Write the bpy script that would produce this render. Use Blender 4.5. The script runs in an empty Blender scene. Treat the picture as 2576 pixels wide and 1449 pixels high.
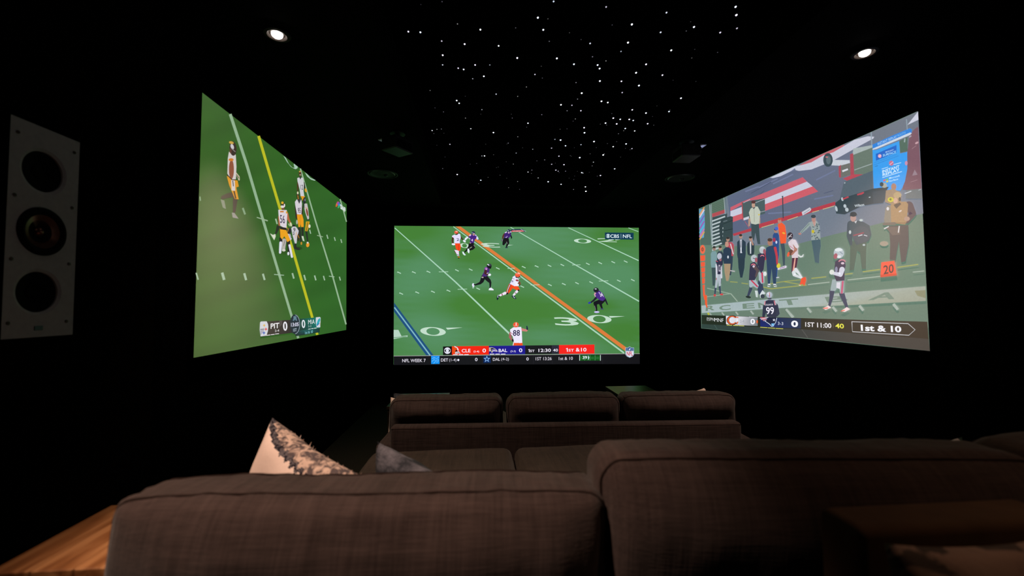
import bpy, bmesh, math, random
from mathutils import Vector, Matrix, noise

C = bpy.context.scene.collection
S = bpy.context.scene

# ---------------------------------------------------------------- camera
F = 1060.0                       # focal length in pixels of the 2576x1449 frame
CX, CY = 1288.0, 724.5
CH = 1.32                        # camera height above the floor
_dy = Vector((1204 - CX, CY - 770.0, -F)).normalized()       # room axis seen by the camera
_up = Vector((-0.002, 1.0, 0.0)); _up = (_up - _dy * _up.dot(_dy)).normalized()
_dx = _dy.cross(_up)
M3 = Matrix((_dx, _dy, _up))     # camera -> world
O = Vector((0, 0, CH))
cam_data = bpy.data.cameras.new('camera')
cam = bpy.data.objects.new('camera', cam_data); C.objects.link(cam)
cam.matrix_world = Matrix.Translation(O) @ M3.to_4x4()
cam_data.sensor_width = 36.0
cam_data.lens = 36.0 * F / 2576.0
cam_data.clip_start = 0.02
cam_data.dof.use_dof = True
cam_data.dof.focus_distance = 5.2
cam_data.dof.aperture_fstop = 2.2
S.camera = cam

# ---------------------------------------------------------------- world, view
w = bpy.data.worlds.new('world'); S.world = w; w.use_nodes = True
w.node_tree.nodes['Background'].inputs[0].default_value = (0, 0, 0, 1)
w.node_tree.nodes['Background'].inputs[1].default_value = 0.0
S.view_settings.view_transform = 'Standard'
S.view_settings.look = 'None'
S.view_settings.gamma = 1.0
S.view_settings.exposure = 0.0

def spot(name, loc, power, col, size=76, blend=0.9, radius=0.03, aim=None):
    d = bpy.data.lights.new(name, 'SPOT'); o = bpy.data.objects.new(name, d); C.objects.link(o)
    o.location = loc; d.energy = power; d.color = col
    d.spot_size = math.radians(size); d.spot_blend = blend; d.shadow_soft_size = radius
    if aim is not None:
        o.rotation_euler = (Vector(aim) - Vector(loc)).to_track_quat('-Z', 'Y').to_euler()
    return o

WARM = (1.0, 0.70, 0.53)
SOF = CH + 1.385                 # soffit height
LAMPS = {                        # the four ceiling downlights of the room
    'left': (-1.015, 2.165), 'right': (2.12, 2.10),
    'rear_left': (-0.90, 0.40), 'rear_right': (1.98, 0.35)}
def beam(name, key, power, col, size, blend, aim):
    spot('downlight_beam_' + name, (LAMPS[key][0], LAMPS[key][1], SOF - 0.03), power, col, size, blend, aim=aim)
beam('left', 'left', 105, WARM, 80, 1.0, (-0.72, 2.6, 0.6))
beam('right', 'right', 95, WARM, 80, 1.0, (1.82, 2.6, 0.6))
beam('rear_left', 'rear_left', 172, WARM, 45, 0.6, (-0.25, 1.0, 0.95))
beam('rear_right', 'rear_right', 24, (1.0, 0.58, 0.34), 84, 1.0, (1.3, 0.8, 0.9))

# ---------------------------------------------------------------- helpers
def ray(px, py):
    return M3 @ Vector((px - CX, CY - py, -F))
def hit(px, py, axis, val):
    d = ray(px, py); t = (val - O[axis]) / d[axis]
    return O + d * t

def s2l(c):
    return c / 12.92 if c <= 0.04045 else ((c + 0.055) / 1.055) ** 2.4
def hexc(h):
    return tuple(s2l(int(h[i:i + 2], 16) / 255) for i in (0, 2, 4))

def tag(o, label=None, cat=None, group=None, kind=None):
    if label: o['label'] = label
    if cat: o['category'] = cat
    if group: o['group'] = group
    if kind: o['kind'] = kind
    return o
def empty(name, loc, rot=(0, 0, 0)):
    o = bpy.data.objects.new(name, None); C.objects.link(o)
    o.location = loc; o.rotation_euler = rot; o.empty_display_size = 0.1
    return o
def link(name, me, m, parent=None, smooth=True):
    if m is not None:
        for x in (m if isinstance(m, (list, tuple)) else [m]): me.materials.append(x)
    o = bpy.data.objects.new(name, me); C.objects.link(o)
    if parent is not None: o.parent = parent
    if smooth:
        for p in me.polygons: p.use_smooth = True
    return o
def mesh_of(bm):
    me = bpy.data.meshes.new('mesh'); bm.normal_update(); bm.to_mesh(me); bm.free(); return me
def bm_box(bm, lo, hi, bev=0.0, seg=2, mat=0):
    r = bmesh.ops.create_cube(bm, size=1.0)
    vs = r['verts']
    for v in vs:
        v.co = Vector(((lo[i] + hi[i]) / 2 + v.co[i] * (hi[i] - lo[i]) for i in range(3)))
    fs = set(f for v in vs for f in v.link_faces)
    for f in fs: f.material_index = mat
    if bev > 0:
        es = set(e for v in vs for e in v.link_edges)
        bmesh.ops.bevel(bm, geom=list(es), offset=bev, segments=seg, affect='EDGES', profile=0.5)
    return bm
def box(name, lo, hi, m, parent=None, bev=0.0, seg=2, smooth=False):
    bm = bmesh.new(); bm_box(bm, lo, hi, bev, seg)
    o = link(name, mesh_of(bm), m, parent, smooth=False)
    if bev > 0 and smooth:
        for p in o.data.polygons: p.use_smooth = True
    return o
def lathe(name, prof, m, parent=None, n=48, mtx=None):
    """prof: list of (radius, height) about +Z"""
    bm = bmesh.new(); rings = []
    for r, z in prof:
        if r < 1e-6: rings.append([bm.verts.new((0, 0, z))])
        else: rings.append([bm.verts.new((r * math.cos(2 * math.pi * i / n), r * math.sin(2 * math.pi * i / n), z)) for i in range(n)])
    for a, b in zip(rings, rings[1:]):
        for i in range(n):
            j = (i + 1) % n
            if len(a) == 1 and len(b) == 1: continue
            if len(a) == 1: bm.faces.new((a[0], b[i], b[j]))
            elif len(b) == 1: bm.faces.new((a[i], b[0], a[j]))
            else: bm.faces.new((a[i], b[i], b[j], a[j]))
    bmesh.ops.recalc_face_normals(bm, faces=bm.faces)
    if mtx is not None: bm.transform(mtx)
    o = link(name, mesh_of(bm), m, parent)
    try: o.data.set_sharp_from_angle(angle=math.radians(40))
    except Exception: pass
    return o
def tube(name, pts, r, m, parent=None, cyc=False, n=6):
    bm = bmesh.new(); rings = []; k = len(pts)
    pts = [Vector(p) for p in pts]
    for i, p in enumerate(pts):
        a = pts[(i - 1) % k] if (cyc or i > 0) else p
        b = pts[(i + 1) % k] if (cyc or i < k - 1) else p
        t = (b - a).normalized()
        u = t.orthogonal().normalized() if i == 0 else (u0 - t * u0.dot(t)).normalized()
        u0 = u; v = t.cross(u)
        rings.append([bm.verts.new(p + (u * math.cos(2 * math.pi * j / n) + v * math.sin(2 * math.pi * j / n)) * r) for j in range(n)])
    for i in range(k if cyc else k - 1):
        A, B = rings[i], rings[(i + 1) % k]
        for j in range(n):
            bm.faces.new((A[j], A[(j + 1) % n], B[(j + 1) % n], B[j]))
    if not cyc:
        bm.faces.new(rings[0][::-1]); bm.faces.new(rings[-1])
    return link(name, mesh_of(bm), m, parent)

# ---------------------------------------------------------------- materials
def new_mat(name):
    m = bpy.data.materials.new(name); m.use_nodes = True
    nt = m.node_tree; b = nt.nodes['Principled BSDF']
    return m, nt, b
def N(nt, t, **kw):
    n = nt.nodes.new(t)
    for k, v in kw.items(): setattr(n, k, v)
    return n
def plain(name, hx, rough=0.7, metal=0.0, spec=0.5, var=0.15, scale=30, bump=0.0):
    m, nt, b = new_mat(name); c = hexc(hx)
    tc = N(nt, 'ShaderNodeTexCoord'); nz = N(nt, 'ShaderNodeTexNoise'); nz.inputs['Scale'].default_value = scale
    nz.inputs['Detail'].default_value = 5
    nt.links.new(tc.outputs['Object'], nz.inputs['Vector'])
    cr = N(nt, 'ShaderNodeValToRGB')
    cr.color_ramp.elements[0].position = 0.3; cr.color_ramp.elements[1].position = 0.7
    cr.color_ramp.elements[0].color = tuple(x * (1 - var) for x in c) + (1,)
    cr.color_ramp.elements[1].color = tuple(min(1, x * (1 + var)) for x in c) + (1,)
    nt.links.new(nz.outputs[0], cr.inputs[0]); nt.links.new(cr.outputs[0], b.inputs['Base Color'])
    b.inputs['Roughness'].default_value = rough; b.inputs['Metallic'].default_value = metal
    b.inputs['Specular IOR Level'].default_value = spec
    if bump > 0:
        bp = N(nt, 'ShaderNodeBump'); bp.inputs['Strength'].default_value = bump; bp.inputs['Distance'].default_value = 0.003
        nt.links.new(nz.outputs[0], bp.inputs['Height']); nt.links.new(bp.outputs[0], b.inputs['Normal'])
    return m
def linen(name, hx, hx2, contrast=1.0):
    """woven upholstery: two crossed thread directions and slubs"""
    m, nt, b = new_mat(name); c1, c2 = hexc(hx), hexc(hx2)
    tc = N(nt, 'ShaderNodeTexCoord')
    outs = []
    for sc in ((220, 12, 12), (12, 220, 220), (60, 3, 3), (5, 5, 70)):
        mp = N(nt, 'ShaderNodeMapping'); mp.inputs['Scale'].default_value = sc
        nz = N(nt, 'ShaderNodeTexNoise'); nz.inputs['Scale'].default_value = 1.0; nz.inputs['Detail'].default_value = 3
        nt.links.new(tc.outputs['Object'], mp.inputs[0]); nt.links.new(mp.outputs[0], nz.inputs['Vector'])
        outs.append(nz.outputs[0])
    s = outs[0]
    for o2 in outs[1:]:
        a = N(nt, 'ShaderNodeMath', operation='ADD'); nt.links.new(s, a.inputs[0]); nt.links.new(o2, a.inputs[1]); s = a.outputs[0]
    mr = N(nt, 'ShaderNodeMapRange'); mr.inputs['From Min'].default_value = 1.5; mr.inputs['From Max'].default_value = 2.5
    nt.links.new(s, mr.inputs['Value'])
    mx = N(nt, 'ShaderNodeMixRGB'); mx.inputs[1].default_value = c1 + (1,); mx.inputs[2].default_value = c2 + (1,)
    nt.links.new(mr.outputs[0], mx.inputs[0]); nt.links.new(mx.outputs[0], b.inputs['Base Color'])
    bp = N(nt, 'ShaderNodeBump'); bp.inputs['Strength'].default_value = 0.5; bp.inputs['Distance'].default_value = 0.0015
    nt.links.new(mr.outputs[0], bp.inputs['Height']); nt.links.new(bp.outputs[0], b.inputs['Normal'])
    b.inputs['Roughness'].default_value = 0.95; b.inputs['Specular IOR Level'].default_value = 0.15
    b.inputs['Sheen Weight'].default_value = 0.1
    return m
def wood(name, stops, axis_scale=(6, 0.7, 6), rough=0.35, planks=0.0):
    m, nt, b = new_mat(name)
    tc = N(nt, 'ShaderNodeTexCoord'); mp = N(nt, 'ShaderNodeMapping'); mp.inputs['Scale'].default_value = axis_scale
    nz = N(nt, 'ShaderNodeTexNoise'); nz.inputs['Scale'].default_value = 3.0; nz.inputs['Detail'].default_value = 8; nz.inputs['Distortion'].default_value = 0.7
    nt.links.new(tc.outputs['Object'], mp.inputs[0]); nt.links.new(mp.outputs[0], nz.inputs['Vector'])
    cr = N(nt, 'ShaderNodeValToRGB'); e = cr.color_ramp.elements
    while len(e) < len(stops): e.new(0.5)
    for el, (p, h) in zip(e, stops): el.position = p; el.color = hexc(h) + (1,)
    nt.links.new(nz.outputs[0], cr.inputs[0])
    nt.links.new(cr.outputs[0], b.inputs['Base Color'])
    b.inputs['Roughness'].default_value = rough
    bp = N(nt, 'ShaderNodeBump'); bp.inputs['Strength'].default_value = 0.15; bp.inputs['Distance'].default_value = 0.002
    nt.links.new(nz.outputs[0], bp.inputs['Height']); nt.links.new(bp.outputs[0], b.inputs['Normal'])
    return m
def emit(name, col, strength):
    m, nt, b = new_mat(name)
    b.inputs['Base Color'].default_value = (0, 0, 0, 1)
    b.inputs['Emission Color'].default_value = tuple(col) + (1,); b.inputs['Emission Strength'].default_value = strength
    return m

m_wall = plain('black_acoustic_paint', '030303', 0.95, spec=0.0, scale=8, bump=0.1)
m_wall_near = plain('charcoal_wall_paint', '070605', 0.9, spec=0.0, scale=8, bump=0.1)
m_soffit = plain('black_ceiling_paint', '060606', 0.9, spec=0.02, scale=10)
m_star_panel = plain('black_star_velvet', '060608', 1.0, spec=0.0, scale=40)
m_carpet = plain('dark_carpet', '2A2923', 1.0, spec=0.05, var=0.5, scale=160, bump=0.8)
m_sofa = linen('brown_linen', '2F2523', '483B38')
m_sofa_seat = linen('brown_linen_seat', '342A25', '4C4038')
m_piping = plain('dark_piping', '231A17', 0.95, spec=0.1)
m_dark = plain('dark_underside', '0B0A0A', 0.95, spec=0.1)
m_black_plastic = plain('black_plastic', '101010', 0.5, spec=0.4)
m_soft_black = plain('matte_black', '060606', 0.9, spec=0.1)

# ---------------------------------------------------------------- the room
XL, XR, YF, YB = -1.41, 2.495, 6.0, -2.2
TX0, TX1, TY0, TY1 = -0.50, 1.616, -1.3, 5.72     # star tray opening
ZT = CH + 1.59
T = 0.15
def struct(name, o):
    o['kind'] = 'structure'; return o
struct('floor', box('floor', (XL - T, YB - T, -T), (XR + T, YF + T, 0), m_carpet))
struct('w', box('wall_left', (XL - T, YB, 0), (XL, YF, 3.2), m_wall))
struct('w', box('wall_right', (XR, YB, 0), (XR + T, YF, 3.2), m_wall))
struct('w', box('wall_front', (XL - T, YF, 0), (XR + T, YF + T, 3.2), m_wall))
struct('w', box('wall_back', (XL - T, YB - T, 0), (XR + T, YB, 3.2), m_wall))
struct('w', box('trim_1', (XL, YB, 0), (XL + 0.006, 1.95, SOF), m_wall_near))
bm = bmesh.new()                                   # dropped soffit around the tray
for lo, hi in (((XL, YB, SOF), (TX0, YF, 3.2)), ((TX1, YB, SOF), (XR, YF, 3.2)),
               ((TX0, TY1, SOF), (TX1, YF, 3.2)), ((TX0, YB, SOF), (TX1, TY0, 3.2))):
    bm_box(bm, lo, hi)
struct('c', link('ceiling', mesh_of(bm), m_soffit, smooth=False))

# ---------------------------------------------------------------- star ceiling
star_root = box('star_ceiling_panel', (TX0 + 0.002, TY0 + 0.002, ZT), (TX1 - 0.002, TY1 - 0.002, ZT + 0.03), m_star_panel)
tag(star_root, 'black starry ceiling panel of tiny glowing points in the raised tray', 'star ceiling')
STARS = [
 (1000, 0, 8.523, '955,33,2 500,95,.5 1286,511,4 1777,632,9 2534,596,2 232,675,8 490,689,9 947,878,6 1439,942,9 2168,980,8 969,1180,9 967,1388,6 1664,1390,8 1979,1390,5'),
 (1300, 0, 8.523, '790,28,7 1916,146,6 453,376,10 668,401,2 568,636,9 2046,533,1.5 2468,520,10 1129,700,1.5 1379,846,1.5 697,884,3 1573,928,7 2385,909,10 2235,1099,5 1624,1214,4 1912,1303,4 10,1240,10 860,1248,10 1226,1374,9 1733,1391,9 526,1417,1.5'),
 (1600, 0, 8.523, '2135,143,9 653,267,7 2151,319,10 1172,464,.6 1243,575,9 1077,662,2 2164,604,6 527,690,7 1805,694,7 755,1075,9 1260,1056,.8 1748,1122,1.5 1195,1241,2 216,1376,9'),
 (1050, 160, 8.523, '875,95,7 992,122,8 1425,269,9 1186,322,5 272,573,3 1688,652,6 2150,700,4 2520,230,6 2338,498,4 843,788,9 896,848,8 377,946,1.5 560,1032,2.5 1383,984,5 1031,1165,4 2013,1082,1 2034,1165,3 2371,1274,8 2343,1361,1.5 316,1431,6 419,1407,4 514,1400,3 1145,1393,6 1360,1082,.8 1028,697,.6'),
 (1350, 160, 8.523, '1350,103,9 2132,193,10 123,308,2 845,404,4 1356,370,10 1818,376,8 2193,467,10 966,630,10 1834,618,6 877,758,4 1390,804,10 1525,831,9 522,880,9 756,891,6 653,1008,4 949,1007,7 110,1092,4 2050,987,8 1612,1069,1.5 2344,1056,9 831,1183,4 782,1231,1.5 1643,1165,9 1792,1190,8 1986,1192,9 2071,1216,8 1477,1272,9 1365,1296,1.5 1499,1314,2 1716,1289,9 2380,1285,8 2510,1317,1.5 1018,1370,9 503,1404,2 650,1396,1.5 1900,1387,8 1867,1436,3 2102,1440,7'),
 (1600, 160, 8.523, '566,244,8 964,738,9 794,355,.6 1285,380,.6 449,904,.6 707,1024,8 726,992,1.5 726,1176,4 353,1131,.6'),
 (1350, 320, 8.523, '1026,115,10 1754,137,3 392,257,5 513,272,10 1230,303,10 951,371,6 619,395,8 1517,347,1.5 1716,307,1.5 1918,354,9 1641,413,8 1279,435,1 808,437,.6 320,445,6 1904,450,1 2003,478,1.5 2043,455,6 1147,568,2 1427,591,10 1448,568,3 722,605,1.5 742,620,1 478,617,7 924,648,10 1800,639,1 172,697,4 5,718,2 322,791,6 586,800,8 401,769,.6 1217,746,5 1191,826,3 1673,888,8 412,916,7 461,940,5 482,970,1 620,940,4 966,970,8 992,980,5 1128,965,.6 873,945,.6 1368,1031,8 1301,1046,2 814,1044,.6 696,1090,.8 797,1118,1.5 33,1084,5 247,1165,9 524,1220,8 1358,1217,2 1045,1275,8 791,1332,4 1056,1370,10 1006,1396,1'),
 (900, 250, 4.996, '1158,563,6 994,575,.6 1083,424,.8 956,428,1.5 1608,562,1 1560,709,5 1593,708,8 1707,694,2 1097,723,.8 1414,812,1 1494,804,2 1067,868,3 1250,942,9 1546,1014,8 1519,1058,2 1638,978,2 1743,856,1 1765,849,1 1866,783,1 1788,951,2 1872,990,1 1896,1108,3 2009,1031,4 1955,811,4 2188,887,4 2140,911,6 2183,929,2 2034,1129,2 2267,985,4 1705,415,9 2011,469,4 1991,673,5 2199,625,5 1891,548,4 2072,607,1 1875,560,.8 2252,771,2 2349,759,4'),
]
m_star, nt, b = new_mat('star_fibre_glow')
oi = N(nt, 'ShaderNodeObjectInfo'); nt.links.new(oi.outputs['Color'], b.inputs['Emission Color'])
b.inputs['Emission Strength'].default_value = 1.0; b.inputs['Base Color'].default_value = (0, 0, 0, 1)
m_star_dim, nt, b = new_mat('dim_star_fibre_glow')
at = N(nt, 'ShaderNodeAttribute'); at.attribute_name = 'glow'
nt.links.new(at.outputs['Color'], b.inputs['Emission Color']); b.inputs['Emission Strength'].default_value = 1.0
b.inputs['Base Color'].default_value = (0, 0, 0, 1)
rs = random.Random(5)
allst = []
for x0, y0, sc, txt in STARS:
    for t in txt.split():
        u, v, br = map(float, t.split(','))
        allst.append((br, x0 + u / sc, y0 + v / sc))
allst.sort(reverse=True)
def star_col(br):
    tint = rs.choice([(0.72, 0.82, 1.0), (0.80, 0.86, 1.0), (0.85, 0.80, 1.0), (0.9, 0.95, 1.0)])
    if br < 5: tint = rs.choice([(0.85, 0.85, 1.0), (0.9, 0.9, 0.9), (0.8, 0.75, 1.0)])
    k = 1.7 * (br / 9.0) ** 2.2 if br > 3 else 0.03 + 0.16 * (br / 3.0) ** 1.5
    return tuple(c * k for c in tint)
bead = bmesh.new(); bmesh.ops.create_icosphere(bead, subdivisions=2, radius=1.0); bead_me = mesh_of(bead); bead_me.materials.append(m_star)
dim = bmesh.new(); gl = dim.verts.layers.float_color.new('glow')
for i, (br, px, py) in enumerate(allst):
    p = hit(px, py, 2, ZT); dist = (p - O).length
    if not (TX0 < p.x < TX1 and TY0 < p.y < TY1): continue
    r = (1.05 + 0.11 * br) * dist / F
    r *= 0.9 + 0.0 * rs.random()
    if i < 100:
        o = bpy.data.objects.new('star_light', bead_me); C.objects.link(o); o.parent = star_root
        o.location = p; o.scale = (r, r * 1.25, r); o.color = star_col(br) + (1,)
    else:
        n0 = len(dim.verts)
        rr = bmesh.ops.create_icosphere(dim, subdivisions=1, radius=1.0)
        col = star_col(br)
        for vv in rr['verts']:
            vv.co = Vector((p.x + vv.co.x * r, p.y + vv.co.y * r * 1.2, p.z + vv.co.z * r)); vv[gl] = col + (1,)
o = link('star_light', mesh_of(dim), m_star_dim, star_root); o['kind'] = 'stuff'; o['label'] = 'faint dim star points'

# ---------------------------------------------------------------- downlights
m_lamp = emit('lamp_glow', (1.0, 0.93, 0.86), 40)
m_trim = plain('downlight_trim_black', '140D09', 0.6, spec=0.15)
def downlight(x, y, label, tilt=(0, 0), strength=None):
    r = empty('ceiling_downlight', (x, y, SOF))
    tag(r, label, 'downlight', 'recessed ceiling downlights')
    lathe('trim_ring', [(0.062, 0.0), (0.064, -0.004), (0.060, -0.010), (0.046, -0.012), (0.044, -0.010), (0.038, -0.001), (0.0, -0.001)], m_trim, r)
    lathe('lamp', [(0.0, -0.022), (0.009, -0.0212), (0.017, -0.0185), (0.023, -0.0135), (0.026, -0.007), (0.026, -0.002), (0.0, -0.0015)], m_lamp, r,
          mtx=Matrix.Rotation(tilt[0], 4, 'X') @ Matrix.Rotation(tilt[1], 4, 'Y'))
    return r
downlight(*LAMPS['left'], 'glowing round ceiling downlight above the left screen')
downlight(*LAMPS['right'], 'glowing round ceiling downlight above the right screen')
downlight(*LAMPS['rear_left'], 'glowing ceiling downlight behind the viewer on the left')
downlight(*LAMPS['rear_right'], 'glowing ceiling downlight behind the viewer on the right')

# ---------------------------------------------------------------- ceiling speakers
m_grille = plain('black_grille', '0D0D0D', 0.6, spec=0.3)
m_cone_c = plain('grey_speaker_cone', '3A3A3A', 0.35, spec=0.6)
def ceil_speaker(px, py, label):
    p = hit(px, py, 2, SOF)
    r = empty('ceiling_speaker', p); tag(r, label, 'ceiling speaker', 'round in-ceiling speakers')
    lathe('bezel', [(0.155, 0.0), (0.158, -0.006), (0.150, -0.010), (0.140, -0.008), (0.135, -0.002), (0, -0.002)], m_grille, r)
    lathe('woofer_cone', [(0.13, -0.003), (0.122, -0.009), (0.10, -0.004), (0.03, -0.0025), (0, -0.006)], m_cone_c, r, mtx=Matrix.Translation((0, 0, -0.001)))
    lathe('tweeter', [(0.0, -0.020), (0.014, -0.018), (0.022, -0.012), (0.024, -0.003), (0, -0.003)], m_black_plastic, r, mtx=Matrix.Translation((0.03, 0.03, 0)))
ceil_speaker(1711, 447, 'round black in-ceiling speaker beyond the right projector')
ceil_speaker(962, 437, 'round black in-ceiling speaker beyond the left projector')

# ---------------------------------------------------------------- small projectors under the soffit
m_proj = plain('projector_grey', '0C0D0C', 0.5, spec=0.4)
m_lightgrey = plain('light_grey_plastic', '9A9AA0', 0.6)
m_lens = emit('projector_lens_glow', (0.55, 0.62, 1.0), 9)
def projector(cx, cy, side, yaw, label):
    """side: +1 throws to the right wall, -1 to the left wall"""
    r = empty('ceiling_projector', (cx, cy, SOF), (0, 0, yaw))
    tag(r, label, 'projector')
    box('body', (-0.085, -0.09, -0.150), (0.075, 0.10, -0.045), m_proj, r, 0.008)
    lathe('mount_pole', [(0, -0.05), (0.02, -0.05), (0.02, 0), (0, 0)], m_black_plastic, r, n=20)
    lathe('ceiling_plate', [(0, -0.006), (0.06, -0.006), (0.06, 0), (0, 0)], m_black_plastic, r, n=32)
    Mx = Matrix.Translation((side * 0.075, -0.045, -0.09)) @ Matrix.Rotation(side * math.pi / 2, 4, 'Y')
    lathe('lens_barrel', [(0.034, -0.004), (0.036, 0.012), (0.031, 0.013), (0.029, 0.004), (0, 0.003)], m_black_plastic, r, n=32, mtx=Mx)
    lathe('lens', [(0.028, 0.005), (0.018, 0.009), (0, 0.011)], m_lens, r, n=32, mtx=Mx)
    hx0, hx1 = sorted((side * 0.07, side * 0.128))
    box('lens_hood', (hx0, -0.086, -0.056), (hx1, -0.004, -0.050), m_lightgrey, r)
    box('vent_grille', (-side * 0.08 - 0.006, -0.07, -0.14), (-side * 0.08 + 0.004, 0.08, -0.08), m_soft_black, r)
    return r
pr = hit(1728, 386, 2, SOF - 0.10); projector(pr.x - 0.0, pr.y, +1, 0.0, 'small ceiling projector with glowing lens beside the right screen')
pl = hit(1000, 367, 2, SOF - 0.10); projector(pl.x, pl.y, -1, -0.62, 'small ceiling projector with dim grey side near the left screen')

# ---------------------------------------------------------------- in-wall speaker on the left wall
m_baffle = plain('grey_speaker_baffle', 'A09E9E', 0.75, spec=0.3, var=0.06, scale=60)
m_horn = plain('copper_horn', '6A4232', 0.28, metal=0.7, var=0.1)
m_screw = plain('screw_bronze', '3A2A22', 0.4, metal=0.6)
m_badge = plain('teal_badge', '35525A', 0.4)
SPX = XL + 0.028
spk = empty('wall_speaker', hit(98, 600, 0, XL + 0.006)); tag(spk, 'tall grey three driver speaker set into the left wall', 'speaker')
def c8(u, v): return hit(u / 2.3385, 260 + v / 2.3385, 0, SPX)
cs = [c8(68, 65), c8(472, 232), c8(425, 1360), c8(0, 1390)]
y0 = (cs[0].y + cs[3].y) / 2; y1 = (cs[1].y + cs[2].y) / 2; z1 = (cs[0].z + cs[1].z) / 2; z0 = (cs[2].z + cs[3].z) / 2
L0 = spk.location.copy()
holes = [(c8(262, 404), 0.067), (c8(250, 755), 0.072), (c8(228, 1110), 0.067)]
# baffle plate with three round openings, built as a plate around each circle
def plate_with_holes(y0, y1, z0, z1, x, th, holes, n=48):
    bm = bmesh.new()
    zs = [z0] + [(holes[i][1] + holes[i + 1][1]) / 2 for i in range(len(holes) - 1)] + [z1]
    for k, (hy, hz, r) in enumerate(holes):
        a, b2 = zs[k], zs[k + 1]
        inner, innb, outer = [], [], []
        for i in range(n):
            t = 2 * math.pi * i / n; cx_, sn = math.cos(t), math.sin(t)
            inner.append(bm.verts.new((x - 0.004, hy + (r - 0.003) * cx_, hz + (r - 0.003) * sn)))
            innb.append((cx_, sn))
            s = 1e9
            if cx_ > 1e-9: s = min(s, (y1 - hy) / cx_)
            if cx_ < -1e-9: s = min(s, (y0 - hy) / cx_)
            if sn > 1e-9: s = min(s, (b2 - hz) / sn)
            if sn < -1e-9: s = min(s, (a - hz) / sn)
            outer.append(bm.verts.new((x, hy + s * cx_, hz + s * sn)))
        rim = [bm.verts.new((x, hy + (r + 0.006) * c_, hz + (r + 0.006) * s_)) for c_, s_ in innb]
        back = [bm.verts.new((x - th, hy + (r - 0.004) * c_, hz + (r - 0.004) * s_)) for c_, s_ in innb]
        corners = {}
        for i in range(n):
            j = (i + 1) % n
            bm.faces.new((rim[i], rim[j], outer[j], outer[i]))
            bm.faces.new((inner[i], inner[j], rim[j], rim[i]))
            bm.faces.new((back[i], back[j], inner[j], inner[i]))
            p, q = outer[i].co, outer[j].co
            if abs(p.y - q.y) > 1e-7 and abs(p.z - q.z) > 1e-7:
                cyy = y1 if max(p.y, q.y) > y1 - 1e-6 else y0
                czz = b2 if max(p.z, q.z) > b2 - 1e-6 else a
                bm.faces.new((outer[i], outer[j], bm.verts.new((x, cyy, czz))))
    rimv = [(x, y0, z0), (x, y1, z0), (x, y1, z1), (x, y0, z1)]
    A = [bm.verts.new(p) for p in rimv]; B = [bm.verts.new((p[0] - th, p[1], p[2])) for p in rimv]
    for i in range(4): bm.faces.new((A[i], A[(i + 1) % 4], B[(i + 1) % 4], B[i])).material_index = 1
    bmesh.ops.recalc_face_normals(bm, faces=bm.faces)
    return bm
hl = sorted([(h.y - L0.y, h.z - L0.z, r) for h, r in holes], key=lambda t: t[1])
XO = SPX - L0.x
link('baffle', mesh_of(plate_with_holes(y0 - L0.y, y1 - L0.y, z0 - L0.z, z1 - L0.z, XO, 0.02, hl)), [m_baffle, m_soft_black], spk, smooth=False)
RX = Matrix.Rotation(math.pi / 2, 4, 'Y')
for k, (hy, hz, r) in enumerate(hl):
    Mx = Matrix.Translation((XO - 0.018, hy, hz)) @ RX
    if k != 1:
        wf = lathe('woofer', [(r, 0.0), (r, 0.006), (r * 0.93, 0.010), (r * 0.84, 0.007), (r * 0.3, -0.003), (r * 0.28, 0.0), (0, 0.004)], m_soft_black, spk, mtx=Mx)
    else:
        lathe('driver_surround', [(r + 0.004, 0.015), (r + 0.004, 0.021), (r * 0.9, 0.026), (r * 0.78, 0.021), (r * 0.70, 0.016), (0.0, 0.002)], m_soft_black, spk, mtx=Mx)
        hn = lathe('coaxial_cone', [(r * 0.74, 0.020), (r * 0.5, 0.012), (r * 0.2, 0.006), (r * 0.18, 0.010), (r * 0.1, 0.016), (0, 0.018)], m_horn, spk, mtx=Mx)
for u, v in ((105, 168), (437, 290), (85, 538), (423, 615), (65, 914), (405, 945), (45, 1294), (390, 1282)):
    p = c8(u, v) - L0
    lathe('screw', [(0.0055, -0.001), (0.005, 0.002), (0, 0.003)], m_screw, spk, n=16, mtx=Matrix.Translation((XO, p.y, p.z)) @ RX)
p = c8(225, 1322) - L0
o = box('badge', (XO - 0.001, p.y - 0.013, p.z - 0.007), (XO + 0.002, p.y + 0.013, p.z + 0.007), m_badge, spk, 0.001)

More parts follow.
